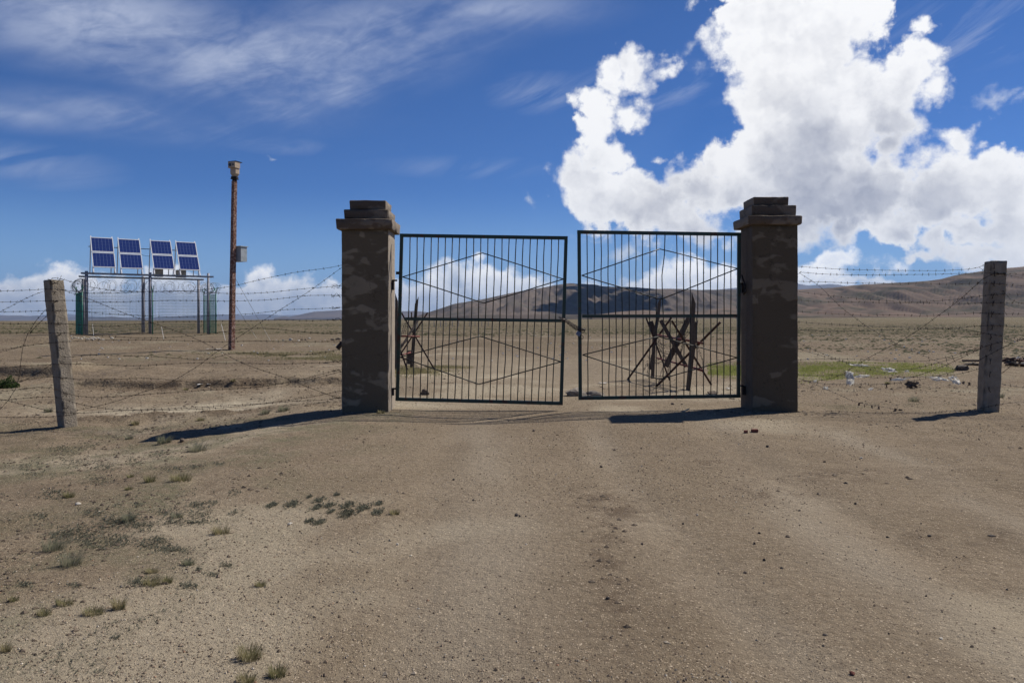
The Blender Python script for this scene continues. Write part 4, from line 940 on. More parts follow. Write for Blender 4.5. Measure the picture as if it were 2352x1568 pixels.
# ------------------------------------------------------------------ green mesh enclosure with razor wire round the stand
EN = thing('mesh_enclosure', SP(3.8, .3, .6), 'green wire mesh enclosure topped with razor wire around the solar stand', 'fence')
fd, bd = .45, -3.0; sL, sR = s_of(188.5, fd), s_of(496, fd); sM = s_of(350.5, fd); HT = 2.75
def zg(s, d): p = SP(s, d, 0); return float(H(p.x, p.y))
def fpost(s, d, outd):
    z0 = zg(s, d); m = MB(); m.tube([SP(s, d, z0 - .3), SP(s, d, z0 + HT)], .04, 6); pp = mk('enclosure_post', m, M_gmesh, EN, True)
    m = MB()
    for sg in (1, -1): m.tube([SP(s, d, z0 + HT), SP(s + outd[0] * .4 * sg, d + outd[1] * .4 * sg, z0 + HT + .4)], .025, 5)
    mk('outrigger', m, M_gmesh, EN, True)
for s in (sL, sM, sR): fpost(s, fd, (0, 1)); fpost(s, bd, (0, 1))
fpost(sL, (fd + bd) / 2, (1, 0)); fpost(sR, (fd + bd) / 2, (1, 0))
def mesh_panel(sa, da, sb, db, mat, r=.0038):
    m = MB(); L = math.hypot(sb - sa, db - da); n = int(L / .085)
    for i in range(n + 1):
        t = i / n; s, d = sa + (sb - sa) * t, da + (db - da) * t; z0 = zg(s, d)
        m.tube([SP(s, d, z0 + .04), SP(s, d, z0 + HT - .05)], r, 3)
    for j in range(14):
        z = .08 + (HT - .15) * j / 13
        m.tube([SP(sa + (sb - sa) * q / 6, da + (db - da) * q / 6, zg(sa + (sb - sa) * q / 6, da + (db - da) * q / 6) + z) for q in range(7)], r * 1.1, 3)
    mk('wire_mesh_panel', m, mat, EN)
for sa, sb in ((sL, sM), (sM, sR)): mesh_panel(sa, fd, sb, fd, M_gthin); mesh_panel(sa, bd, sb, bd, M_gthin)
mid_ = (fd + bd) / 2
for s in (sL, sR): mesh_panel(s, fd, s, mid_, M_gmesh, .007); mesh_panel(s, mid_, s, bd, M_gmesh, .007)
def razor(sa, da, sb, db, rad, pitch, seed):
    rg = random.Random(seed); L = math.hypot(sb - sa, db - da); n = int(L / pitch) * 14; pts = []
    ex = Vector(SP(sb, db, 0) - SP(sa, da, 0)).normalized(); ey = ex.cross(ZU)
    for i in range(n + 1):
        t = i / n; a = 2 * math.pi * i / 14; s, d = sa + (sb - sa) * t, da + (db - da) * t
        rr = rad * (.85 + .3 * vn(np.array([i * .05]), np.array([seed * 1.0]), 5)[0])
        pts.append(SP(s, d, zg(s, d) + HT + .38) + ey * math.cos(a) * rr + ZU * math.sin(a) * rr + ex * (.85 * rr * math.cos(a)) + ex * rg.uniform(-.012, .012) + ex * .22 * math.sin(a * .31 + seed))
    m = MB(); m.tube(pts, .0068, 3, cap=False)
    for i in range(0, n, 3): m.tube([pts[i] - ex * .03, pts[i] + ex * .03], .006, 3)
    mk('razor_coil', m, M_razor, EN)
razor(sL, fd, sR, fd, .36, .36, 1); razor(sL, bd, sR, bd, .34, .42, 2); razor(sL, fd, sL, bd, .40, .22, 3); razor(sR, fd, sR, bd, .38, .26, 4)

# guy wires with pale sleeves
for (u0, v0, u1, v1, ya, yb, rr, lb) in ((209, 705, 215.4, 773, 49.8, 46.5, .012, 'thin guy wire near the left end of the green enclosure'), (364, 715, 376.4, 778.7, 52, 44.5, .012, 'pale guy wire before the middle of the green enclosure'),
        (497, 700, 518, 782, 53.5, 43, .012, 'pale guy wire at the right end of the green enclosure')):
    b = G(u1, v1); a = P(u0, v0, ya); r = thing('guy_wire', b, lb, 'guy wire')
    m = MB(); m.tube([a, b], .006, 4); mk('cable', m, M_razor, r)
    m = MB(); m.tube([b.lerp(a, .40), b], .010, 5); mk('white_sleeve', m, M_white, r)
for (u0, v0, u1, v1, lb) in ((541, 640, 621, 782.5, 'longer guy wire right of the rusty pole with pale sleeve'), (540, 700, 589, 776, 'shorter guy wire just right of the rusty pole')):
    b = G(u1, v1); a = P(u0, v0, YP + .2); r = thing('guy_wire', b, lb, 'guy wire')
    m = MB(); m.tube([a, b], .007, 4); mk('cable', m, M_razor, r); m = MB(); m.tube([b.lerp(a, .20), b], .011, 5); mk('white_sleeve', m, M_white, r)

# ------------------------------------------------------------------ thin fence out on the plain
far_f = thing('wire_fence', G(1010, 752), 'thin distant wire fence on the plain seen through the left leaf', 'fence')
fp = []
for i in range(13):
    u = 958 + i * 13.5 + rnd.uniform(-2, 2); b = G(u, 752 - i * .35); fp.append(b)
    m = MB(); m.beam(b - Vector((0, 0, .2)), b + Vector((0, 0, .95)), .06, .06); mk('fence_stake', m, M_steelpole, far_f)
for z in (.45, .85):
    m = MB(); m.tube([p + Vector((0, 0, z)) for p in fp], .008, 3); mk('wire', m, M_wire, far_f)

# ------------------------------------------------------------------ stones, bricks and lumps
def blob(name, p, sx, sy, sz, mat, seed, rz=0, rough=.28, sub=2, sink=.25):
    import bmesh
    bm = bmesh.new(); bmesh.ops.create_icosphere(bm, subdivisions=sub, radius=1.0)
    rg = random.Random(seed); o3 = [rg.uniform(0, 50) for _ in range(3)]
    planes = [(Vector((rg.gauss(0, 1), rg.gauss(0, 1), rg.gauss(0, 1))).normalized(), rg.uniform(.55, .85)) for _ in range(7)]
    for v in bm.verts:
        for n_, d in planes:
            k = v.co.dot(n_)
            if k > d: v.co -= n_ * (k - d)
        q = v.co; v.co = q * (1 + rough * (float(fbm(np.array([q.x * 1.7 + o3[0] + q.z]), np.array([q.y * 1.7 + o3[1] - q.z]), 3, seed)[0]) - .5) * 2)
    M_ = Matrix.Rotation(rz, 3, 'Z')
    for v in bm.verts: v.co = M_ @ Vector((v.co.x * sx, v.co.y * sy, v.co.z * sz))
    me = bpy.data.meshes.new(name); bm.to_mesh(me); bm.free(); me.materials.append(mat)
    o = bpy.data.objects.new(name, me); o.location = Vector(p) + Vector((0, 0, sz * (1 - 2 * sink) * .75)); col.objects.link(o); return o
stones = [ # u, v, half width px, half height px, material, label
 (1226, 990, 4.5, 3.5, M_stone, 'small brown stone on the track in front of the left leaf shadow'),
 (1187, 1184, 6, 5, M_dstone, 'largest dark stone of the trio in mid-track'), (1194, 1186, 3, 3, M_dstone, 'middle dark stone of the trio in mid-track'), (1208, 1186, 2.6, 2.6, M_dstone, 'rightmost tiny stone of the trio in mid-track'),
 (1810, 1233, 5.5, 4, M_stone, 'brown stone with dark side among the gravel right of centre'), (2038, 1234, 4.5, 3, M_dstone, 'flat dark stone left of the two dark chips at right'), (2135, 1231, 6, 3.2, M_dstone, 'left one of two dark chips near the right edge'), (2278, 1231, 9, 2.6, M_dstone, 'long dark chip close to the right edge'),
 (1836, 1173, 4, 3, M_dstone, 'dark stone above the brown stone on the right track'), (1965, 1157, 3.5, 3, M_dstone, 'dark pebble alone high on the right gravel'), (1744, 1225, 3.5, 3, M_dstone, 'dark pebble left of the brown stone'), (1733, 1249, 4, 3.4, M_dstone, 'dark pebble just below and left of the brown stone'),
 (1755, 1287, 4, 4, M_dstone, 'dark upright pebble in the pale wheel track'), (1795, 1305, 4, 3, M_dstone, 'lowest dark pebble of the row beside the pale wheel track'), (1712, 1315, 5, 3, M_stone, 'flat tan stone at the edge of the pale wheel track'),
 (1396, 1375, 5.5, 5, M_dstone, 'lone dark stone low in the middle of the foreground'), (1957, 1548, 7.5, 6, M_brick, 'reddish brown stone at the bottom edge of the picture'), (1895, 1458, 7, 3, M_dstone, 'dark flat flake above the reddish stone at the bottom'),
 (1569, 1204, 3, 3.5, M_dstone, 'dark pebble left end of the pale wheel track'), (1602, 1183, 3, 3, M_pstone, 'pale pebble near the head of the pale wheel track'), (2162, 1467, 6, 3, M_pstone, 'pale flat stone in the lower right gravel'),
 (1381, 1073, 4.5, 3.5, M_stone, 'tan stone with dark side below the right leaf'), (1042, 1102, 3.5, 3, M_dstone, 'dark pebble left of mid-track'), (1087, 1149, 4, 3.2, M_stone, 'brown pebble nearest the dark trio on its left'), (913, 1251, 4, 3.5, M_pstone, 'pale pebble below the creeping herb clumps'),
 (418, 1014, 8, 6, M_stone, 'rough grey brown stone at the edge of the left pillar shadow'), (1763, 1027, 4.5, 3.5, M_dstone, 'dark stone below the two red brick pieces'), (1894, 1061, 3.5, 3, M_dstone, 'dark pebble below right of the brick pieces'), (1978, 1052, 4, 2.5, M_pstone, 'pale chip below the grassless verge right of the pillar'),
 (180, 1158, 8, 4, M_pstone, 'flat pale stone beside the grass tuft at far left'), (377, 1197, 0, 0, None, ''), (666, 1203, 7, 3, M_pstone, 'white chip on the dirt right of the herb carpet'), (283, 1203, 0, 0, None, ''),
 (1566, 929, 3, 2.5, M_stone, 'small stone between gate leaf and pale splinter'), (1545, 929, 5, 3.5, M_stone, 'pair stone under the right leaf, the larger'), (1563, 934, 0, 0, None, ''),
 (1635, 905, 12.5, 6, M_stone, 'rounded brown block behind the foot of the right leaf'),
]
for i, (u, v, rx, ry, mt, lb) in enumerate(stones):
    if mt is None: continue
    p = G(u, v); k = p.y / FPX; tag(blob('stone', p, rx * k, rx * k * .8, ry * k, mt, 100 + i, rnd.uniform(0, 3)), lb, 'stone', 'loose stones on the ground')
for u, v, sx, lb in ((1713, 994, 4.6, 'left of two red brick pieces before the right pillar'), (1733, 992, 7, 'larger right one of two red brick pieces before the right pillar')):
    p = G(u, v); k = p.y / FPX; m = MB(); m.rbox(p + Vector((0, 0, 3 * k)), (2 * sx * k, sx * 1.4 * k, 7 * k), .006, .02, .006, int(u), nick=.02); tag(mk('brick_piece', m, M_brick), lb, 'brick', 'broken bricks')
tag(blob('tree_bark_piece', G(1328, 908), .24, .16, .12, M_cloth, 5, .3, .6, 3, .3), 'curled grey weathered lump between the two gate leaves', 'debris')
tag(blob('tree_bark_piece', G(1358, 909), .26, .15, .085, M_cloth, 6, -.2, .6, 3, .3), 'ragged grey weathered lump under the right leaf corner', 'debris')
tag(blob('clod', G(976, 906), .13, .12, .09, M_stone, 8, .2, .5, 3, .3), 'layered brown clod behind the foot of the left leaf', 'clod')
# heap of pale stones by the enclosure and rocks on the plain edge
ORD = 'first second third fourth fifth sixth seventh eighth ninth tenth eleventh twelfth thirteenth last'.split()
hp = [(166, 778), (172, 776), (180, 777), (188, 779), (193, 776), (198, 779), (203, 780), (208, 777), (214, 776), (219, 778), (225, 777), (229, 779), (236, 781), (213, 780.5)]
for i, (u, v) in enumerate(hp):
    p = G(u, v); k = p.y / FPX; s = rnd.uniform(3.2, 5.5)
    tag(blob('stone', p, s * k, s * k * .8, 2.4 * k, M_pstone, 300 + i, rnd.uniform(0, 3), sub=1), '%s pale stone from the left in the scattered heap before the green enclosure' % ORD[sorted(hp).index((u, v))], 'stone', 'pale stone heap')
for i, (u, v, s, mt, lb) in enumerate(((257, 777.5, 5, M_pstone, 'single pale stone right of the pale stone heap'), (273, 783, 3, M_pstone, 'small pale stone farther right of the pale heap'), (651, 782, 3.4, M_pstone, 'leftmost pale rock before the left pillar'), (667, 781, 6, M_pstone, 'pale angular rock left of the dark rocks'),
      (686, 783, 4.4, M_pstone, 'rounded pale rock beside the dark rocks'), (694, 781, 4.5, M_stone, 'left brown rock of the touching brown pair'), (702, 781, 4.5, M_stone, 'right brown rock of the touching brown pair'), (763, 781, 6, M_stone, 'dark flat rock nearest the left pillar edge'), (776, 780, 6, M_stone, 'dark rock partly hidden by the left pillar'), (711, 778, 4, M_pstone, 'thin pale rock behind the brown pair'), (1183, 798, 4, M_pstone, 'pale rock on the dirt seen through the left leaf'), (1317, 789, 3, M_pstone, 'pale rock seen in the gap between leaves'))):
    p = G(u, v); k = p.y / FPX; tag(blob('stone', p, s * k, s * k * .8, s * .55 * k, mt, 330 + i, rnd.uniform(0, 3), sub=2), lb, 'stone', 'rocks at the edge of the plain')
b = G(776, 806); m = MB(); m.tube([P(775, 800, 26), P(787, 786, 26)], .075, 8); o = mk('broken_pipe', m, M_iron); tag(o, 'short dark pipe leaning out from behind the left pillar', 'pipe')
p = G(1577, 946); m = MB(); m.beam(p + Vector((-.07, -.05, .015)), p + Vector((.05, .04, .05)), .022, .012, up=(0, 0, 1)); m.beam(p + Vector((-.10, 0, .01)), p + Vector((-.02, .0, .02)), .03, .012, up=(0, 0, 1))
tag(mk('wood_splinter', m, two_tone('pale_wood', (.55, .42, .28), (.65, .52, .36), 8)), 'pale broken wood splinter by the foot of the right leaf', 'wood')

# ------------------------------------------------------------------ litter
def scrap(name, c, w_, h_, mat, seed, vertical, lb, cat='litter'):
    rg = random.Random(seed); nu, nv_ = 9, 7; vs = []
    for j in range(nv_):
        for i in range(nu):
            a, b = i / (nu - 1) - .5, j / (nv_ - 1) - .5
            ex = (1 + .5 * (rg.random() - .5)) * (1 - .45 * abs(b) * rg.random())
            dd = .35 * min(w_, h_) * (vn(np.array([a * 5 + seed]), np.array([b * 5.]), 3)[0] - .5) * 2
            if vertical: vs.append(c + Vector((a * w_ * ex + b * w_ * .5 * math.sin(seed), dd, b * h_ + rg.uniform(-.1, .1) * h_)))
            else: vs.append(c + Vector((a * w_ * ex, b * h_ * 2.5 * ex, max(.008, .02 + dd * .6 + rg.uniform(0, .2) * h_))))
    fs = [(j * nu + i, j * nu + i + 1, (j + 1) * nu + i + 1, (j + 1) * nu + i) for j in range(nv_ - 1) for i in range(nu - 1) if rg.random() > .07]
    m = MB(); m.add(vs, fs); o = mk(name, m, mat, None, True); md = o.modifiers.new('t', 'SOLIDIFY'); md.thickness = .002
    return tag(o, lb, cat, 'plastic scraps')
def film_mat(name, c, a):
    m, t, b = material(name, .4, 0, .4); b.inputs['Base Color'].default_value = (*c, 1); b.inputs['Transmission Weight'].default_value = 0.0
    o = t.n('ShaderNodeTexCoord').outputs['Object']; t.put(b.inputs['Alpha'], t.rng(t.noise(o, 14, 4, .6), .35, .6, a, 1.0))
    tr = t.n('ShaderNodeBsdfTranslucent'); tr.inputs['Color'].default_value = (*c, 1); ms = t.n('ShaderNodeMixShader'); ms.inputs[0].default_value = .5
    m.node_tree.links.new(b.outputs[0], ms.inputs[1]); m.node_tree.links.new(tr.outputs[0], ms.inputs[2]); m.node_tree.links.new(ms.outputs[0], m.node_tree.nodes['Material Output'].inputs[0])
    return m
M_film = film_mat('white_film', (.86, .85, .81), .35); M_dfilm = film_mat('dark_film', (.09, .08, .08), .6)
for i, (u, v, w_, h_, mt, vert, lb) in enumerate((
  (1952, 868, 20, 30, M_film, 1, 'tall torn white plastic bag hooked on the right fence'), (1972, 838.5, 40, 5, M_film, 1, 'long flat white plastic strip high on the right fence wire'), (2042, 849.5, 28, 10, M_film, 1, 'white plastic rag over the middle of the bright grass'),
  (2083, 852, 10, 4, M_film, 1, 'small white scrap just right of the rag over the grass'), (1980, 864, 28, 7, M_film, 1, 'white rag on the wire right of the tall bag'), (2066, 871, 36, 7, M_film, 1, 'white rag at the lower edge of the bright grass'), (2094, 884, 30, 16, M_dfilm, 1, 'dark translucent plastic streaming below the white rag'),
  (2155, 870, 38, 9, M_film, 1, 'slanting white plastic strip right of the dark film'), (2193, 873, 22, 18, M_film, 1, 'crumpled white bag nearest the right post'), (1897, 891, 12, 7, M_film, 1, 'small white knot on the drooping strand near the right pillar'), (1872, 875, 8, 6, M_film, 1, 'tiny white scrap beside the right pillar wire'), (2000, 893, 10, 5, M_film, 1, 'tiny scrap under the gap of the lower strands'),
  (1384, 882, 22, 5, M_white, 0, 'white crumpled litter on the ground behind the right leaf'), (1673, 895, 9, 10, M_white, 0, 'white bag on the ground at the right leaf hinge'), (460, 886, 9, 8, M_white, 0, 'larger white scrap on the eroded ledge at left'), (479, 885, 8, 3, M_white, 0, 'smaller white scrap on the eroded ledge at left'), (490, 803, 34, 4, M_white, 0, 'flat pale sheet lying left of the rusty pole foot'))):
    y = G(u, v).y if not vert else ZR(u) - .02; k = y / FPX; c = P(u, v, y) if vert else G(u, v) + Vector((0, 0, .01))
    scrap('plastic_scrap', c, w_ * k, h_ * k, mt, 60 + i, vert, lb)
# scattered tiny litter flecks out on the dirt
fl = MB()
for q in range(120):
    u = rnd.uniform(1000, 2350) if q < 85 else rnd.uniform(150, 780); v = rnd.uniform(768, 830); p = G(u, v); s = rnd.uniform(.015, .05); fl.box(p + Vector((0, 0, .015)), (s * 1.6, s * 1.6, .02 + s * .4), None)
tag(mk('litter_flecks', fl, M_white), 'tiny pale flecks of litter strewn over the dirt behind the gate', 'litter', None, 'stuff')
# scrap heap at the right edge
sh = thing('scrap_heap', G(2345, 842), 'heap of rusty bent scrap at the right edge behind the post', 'scrap heap'); rg = random.Random(12)
for i in range(60):
    u = rg.uniform(2312, 2420); v = rg.uniform(824, 841) - (2352 - u) * -.02; c = P(u, v, G(u, 840).y + rg.uniform(-.6, .6)); a = rg.uniform(-.6, .6)
    d = Vector((math.cos(a), rg.uniform(-.5, .5), math.sin(a) * .5)); ln = rg.uniform(.07, .26)
    m = MB(); m.tube([c - d * ln, c + Vector((0, 0, rg.uniform(0, .09))), c + d * ln], [rg.uniform(.015, .03), rg.uniform(.03, .055), .015], 5); mk('scrap_piece', m, (M_rust, M_iron, M_angle, M_dstone, M_angle)[i % 5] if i % 9 else M_pstone, sh)
p = G(2232, 836); m = MB(); m.box(p + Vector((0, 0, .12)), (.62, .10, .06)); tag(mk('burnt_plank', m, M_dstone), 'dark plank lying level left of the right fence post', 'plank')
tag(blob('burnt_block', G(2206, 850), .25, .2, .14, M_dstone, 77, .1, .25, 2), 'dark burnt block at the right end of the bright grass', 'debris')
tag(blob('stone', G(2236, 838), .35, .2, .06, M_dstone, 78, .1, .25, 2), 'dark gritty rubble patch under the level plank', 'stone')

# ------------------------------------------------------------------ plants
def tuft_mesh(n, spread, hgt, seed, lean=(0, 0), wd=.0035):
    rg = random.Random(seed); m = MB()
    for i in range(n):
        a = rg.uniform(0, 6.28); r = spread * math.sqrt(rg.random()) * .75; b = Vector((r * math.cos(a), r * math.sin(a) * .7, 0))
        h_ = hgt * rg.uniform(.45, 1.1); o = Vector((math.cos(a) * rg.uniform(.2, .7) + lean[0], math.sin(a) * rg.uniform(.1, .6) + lean[1], 0)) * h_
        s = Vector((math.sin(a), -math.cos(a), 0)) * wd
        p1 = b + o * .35 + Vector((0, 0, h_ * .55)); p2 = b + o + Vector((0, 0, h_ * .95))
        m.add([b - s, b + s, p1 - s * .7, p1 + s * .7, p2], [(0, 1, 3, 2), (2, 3, 4)])
    return m
tufts = [ # u, v, width, height, kind, label
 (377, 1018, 42, 24, 1, 'spiky grey green tuft at the tip of the left pillar shadow'), (453, 1036, 60, 26, 1, 'wide dry tuft right of the pillar shadow tip'), (345, 1106, 34, 20, 0, 'dense dark tuft left of the widest green tuft'), (416, 1102, 68, 20, 0, 'widest low green tuft on the left slope'),
 (158, 1142, 34, 18, 0, 'yellowish tuft amid grey herbs at far left'), (299, 1096, 22, 10, 0, 'tiny green tuft above left of the dense dark tuft'), (296, 1124, 26, 10, 0, 'tiny green tuft below left of the dense dark tuft'), (122, 1264, 66, 38, 1, 'tall slanting tuft behind the big bristly tuft at left'),
 (161, 1298, 68, 40, 1, 'big bristly tuft at left'), (294, 1196, 42, 24, 1, 'wispy grey tuft in the herb carpet'), (405, 1188, 40, 16, 1, 'wispy tuft at right of the herb carpet'), (508, 1225, 54, 24, 2, 'dry straw tuft alone below the herb carpet'),
 (432, 1296, 44, 20, 1, 'small grey tuft below the herb carpet'), (350, 1314, 42, 14, 0, 'green tuft above the paired tuft with herbs'), (348, 1343, 56, 26, 0, 'green tuft growing out of a dark herb'), (384, 1338, 30, 22, 0, 'slim green tuft right of the one with dark herb'),
 (148, 1388, 52, 18, 0, 'low green tuft left above the dark one'), (101, 1412, 42, 20, 0, 'dark green tuft near the left edge low down'), (214, 1410, 64, 22, 0, 'long low dark green tuft on the lower left'), (272, 1398, 40, 36, 2, 'tall brownish tuft joined to the long low one'),
 (30, 1380, 30, 16, 0, 'small tuft at the left edge'), (12, 1496, 30, 26, 2, 'dry tuft cut by the left edge near the bottom'), (598, 1346, 32, 16, 2, 'lone faint tuft on the bare dirt left of centre'), (572, 1514, 76, 40, 2, 'yellow green tuft with dry stalks near the bottom'), (636, 1552, 60, 32, 2, 'yellow green tuft right of and below the other at the bottom'),
 (566, 1576, 60, 24, 2, 'tuft cut by the bottom edge'), (460, 966, 26, 10, 0, 'small tuft inside the curve of the shadow, right one'), (310, 975, 22, 12, 0, 'bright small tuft on the fence bank'), (608, 950, 30, 14, 1, 'dark tuft at the upper edge of the pillar shadow, left one'), (650, 944, 36, 16, 1, 'dark tuft at the upper edge of the pillar shadow, right one'),
 (296, 1008, 26, 12, 1, 'thin grey tuft left of the shadow tip'), (111, 946, 26, 12, 1, 'small tuft left of the leaning post foot'), (2098, 922, 34, 15, 1, 'round tuft on the dirt below the right fence'), (2296, 913, 26, 12, 1, 'tuft just right of the right fence post'), (2038, 882, 16, 8, 0, 'small dark tuft among the litter on the right fence'),
 (906, 1181, 30, 16, 2, 'dry tuft at the right end of the herb clumps on the track'), (875, 949, 24, 10, 2, 'dry sprig at the foot of the left pillar'), (535, 876, 14, 8, 0, 'small tuft on the dirt left of the gate behind the fence'), (426, 896, 16, 8, 0, 'small tuft on the bank below the eroded ledge'),
]
for i, (u, v, w_, h_, kd, lb) in enumerate(tufts):
    p = G(u, min(v, 1566) if v < 1570 else 1566); k = p.y / FPX
    n = int(70 + w_ * 2.2); m = tuft_mesh(n, w_ * k * .5, h_ * k * .95, 500 + i, (.25 if kd == 1 else .1, 0), max(.0016, .55 * k))
    me = bpy.data.meshes.new('grass_tuft'); me.from_pydata([tuple(q) for q in m.v], [], m.f); me.materials.append((M_tuft, M_tuft2, M_tuft)[kd])
    o = bpy.data.objects.new('grass_tuft', me); o.location = p - Vector((0, 0, .006)); col.objects.link(o); tag(o, lb, 'grass tuft', 'grass tufts on the bare ground')
def rosette(m, c, r, rg, n=9):
    for i in range(n):
        a = rg.uniform(0, 6.28); l = r * rg.uniform(.5, 1.1); e = rg.uniform(.15, 1.1); d = Vector((math.cos(a) * math.cos(e), math.sin(a) * math.cos(e), math.sin(e)))
        s = Vector((-math.sin(a), math.cos(a), 0)) * l * .22; q = c + d * l * .25
        m.add([q, q + d * l * .4 + s, q + d * l, q + d * l * .4 - s], [(0, 1, 2, 3)])
rg = random.Random(77); hb = MB()
Z8 = lambda a, b: (a * .4598, 846.9 + b * .4598)
carpet = [(530, 490, 60, 22), (670, 470, 35, 25), (800, 420, 35, 15), (990, 490, 45, 14), (1090, 475, 35, 10), (300, 400, 60, 18), (450, 385, 40, 18), (860, 500, 50, 12), (270, 630, 70, 22), (1165, 620, 26, 12), (590, 680, 14, 10), (690, 680, 28, 8), (990, 680, 50, 16), (1055, 670, 30, 14),
          (470, 720, 50, 22), (560, 770, 90, 30), (400, 830, 110, 40), (650, 760, 70, 28), (820, 725, 50, 24), (1000, 725, 45, 22), (880, 765, 60, 16), (720, 790, 50, 20), (590, 860, 70, 26), (790, 860, 60, 22), (900, 905, 45, 12), (730, 880, 40, 16), (990, 765, 60, 14), (830, 900, 60, 20),
          (690, 1068, 50, 18), (1060, 1030, 35, 10), (945, 1085, 38, 14), (1130, 980, 34, 12), (1180, 720, 32, 10), (490, 892, 24, 10), (430, 880, 30, 12), (300, 830, 50, 20), (120, 1080, 30, 14), (380, 1085, 20, 10), (570, 1345, 20, 8), (990, 1005, 14, 6), (200, 740, 40, 20), (350, 460, 60, 30), (150, 500, 60, 30), (500, 560, 60, 20)]
for a, b, ra, rb in carpet:
    n = int(ra * rb / 13) + 5
    for q in range(n):
        aa, bb = rg.gauss(0, .62) * ra, rg.gauss(0, .62) * rb; u, v = Z8(a + aa, b + bb)
        y0 = EYE * FPX / (v - HV); x0 = (u - CU) / FPX * y0
        for _ in range(3): y0 = (EYE - float(H(x0, y0))) * FPX / (v - HV); x0 = (u - CU) / FPX * y0
        rosette(hb, Vector((x0, y0, float(H(x0, y0)))), rg.uniform(.009, .024) * (.6 + y0 * .06), rg, 5)
# sparse sprinkling over the left verge
for q in range(4200):
    u = rg.uniform(-60, 600) - 60; v = 960 + 590 * rg.random() ** 1.5; 
    if u > 570 - (v - 950) * .30 + rg.uniform(-80, 60): continue
    y0 = EYE * FPX / (v - HV); x0 = (u - CU) / FPX * y0
    for _ in range(3): y0 = (EYE - float(H(x0, y0))) * FPX / (v - HV); x0 = (u - CU) / FPX * y0
    if float(fbm(np.array([x0 * 2]), np.array([y0 * 2]), 2, 7)[0]) < .5: continue
    rosette(hb, Vector((x0, y0, float(H(x0, y0)))), rg.uniform(.009, .022) * (.6 + y0 * .06), rg, 4)
o = mk('low_herbs', hb, M_herb); tag(o, 'grey green low herbs creeping over the left verge', 'ground cover', None, 'stuff')
clumps = [(1360, 682, 30, 'leftmost creeping herb clump on the track'), (1460, 678, 45, 'second long herb clump from the left on the track'), (1600, 656, 32, 'upper herb clump left of the track group'), (1585, 692, 30, 'herb clump below the upper left one of the track group'), (1650, 682, 30, 'small middle herb clump of the track group'), (1655, 712, 20, 'small herb clump between upper and lower track plants'),
          (1740, 684, 44, 'broad herb clump in the upper middle of the track group'), (1735, 724, 50, 'broadest dark herb clump of the track group'), (1815, 694, 40, 'herb clump toward the right of the track group'), (1600, 766, 34, 'lowest left herb clump of the track group'), (1680, 630, 18, 'highest tiny herb clump of the track group'), (1545, 641, 14, 'tiny herb sprig above the gap in the track group'), (1545, 762, 22, 'faint herb sprig left of the lowest clump'),
          (1885, 715, 36, 'herb clump next to the dry tuft on the track'), (1893, 672, 24, 'herb sprig above the dry tuft on the track')]
for a, b, r_, lb in clumps:
    u, v = Z8(a, b); p = G(u, v); k = p.y / FPX; m = MB()
    for q in range(int(r_ * 2.4)):
        x0, y0 = p.x + rg.gauss(0, .42) * r_ * .46 * k, p.y + rg.gauss(0, .42) * r_ * .40 * k * 2.6; rosette(m, Vector((x0, y0, float(H(x0, y0)))), rg.uniform(.011, .024), rg, 6)
    for q in range(7): aa = rg.uniform(0, 6.28); e_ = Vector((p.x + math.cos(aa) * r_ * .2 * k, p.y + math.sin(aa) * r_ * .42 * k, 0)); e_.z = float(H(e_.x, e_.y)) + .006; m.tube([p + Vector((0, 0, .006)), (p + e_) / 2 + Vector((0, 0, .004)), e_], .0022, 3)
    tag(mk('herb_clump', m, M_herb), lb, 'herb', 'herb clumps on the track')
# bush in the hollow
m = MB(); c = G(16, 890); k = c.y / FPX
for q in range(1500):
    d = Vector((rg.gauss(0, 1), rg.gauss(0, 1), abs(rg.gauss(0, 1)))).normalized() * (rg.random() ** .35); pt = c + Vector((d.x * 30 * k, d.y * 22 * k, d.z * 27 * k * (.8 + .3 * math.sin(d.x * 7))))
    a = Vector((rg.gauss(0, 1), rg.gauss(0, 1), rg.gauss(0, .6))).normalized() * .022; b_ = Vector((rg.gauss(0, 1), rg.gauss(0, 1), rg.gauss(0, 1))).normalized() * .014
    m.add([pt - a, pt + b_, pt + a, pt - b_], [(0, 1, 2, 3)])
bs = thing('bush', c, 'low round green bush in the hollow at the left edge', 'bush'); mk('foliage', m, M_bush, bs)
m = MB()
for q in range(9):
    a = rg.uniform(0, 6.28); m.tube([c, c + Vector((math.cos(a) * 14 * k, math.sin(a) * 10 * k, 12 * k))], .006, 4)
mk('stem', m, M_wood, bs)
# grass: one mesh of blades in several patches
def np_blades(name, pts, hgt, wd, mat, seed, label, cat):
    rs = np.random.RandomState(seed); pts = np.asarray(pts); n = len(pts); z = H(pts[:, 0], pts[:, 1]) - .005
    a = rs.uniform(0, 6.28, n); h_ = hgt * rs.uniform(.4, 1.15, n); w_ = wd * rs.uniform(.7, 1.3, n)
    c = np.stack([pts[:, 0], pts[:, 1], z], 1); s = np.stack([np.cos(a) * w_, np.sin(a) * w_, 0 * a], 1)
    tip = c + np.stack([rs.normal(0, .35, n) * h_, rs.normal(0, .35, n) * h_, h_], 1)
    V = np.stack([c - s, c + s, tip], 1).reshape(-1, 3); F = np.arange(3 * n).reshape(-1, 3)
    o = np_mesh(name, V, F, mat, 3, False, 'stuff'); tag(o, label, cat); return o
rs = np.random.RandomState(5)
def scatter(n, x0, x1, y0, y1, fn):
    x = rs.uniform(x0, x1, n); y = rs.uniform(y0, y1, n); k = rs.uniform(0, 1, n) < fn(x, y); return np.stack([x[k], y[k]], 1)
def uvx(x, y): return CU + FPX * x / y
def vv(x, y): return HV + FPX * (EYE - H(x, y)) / y
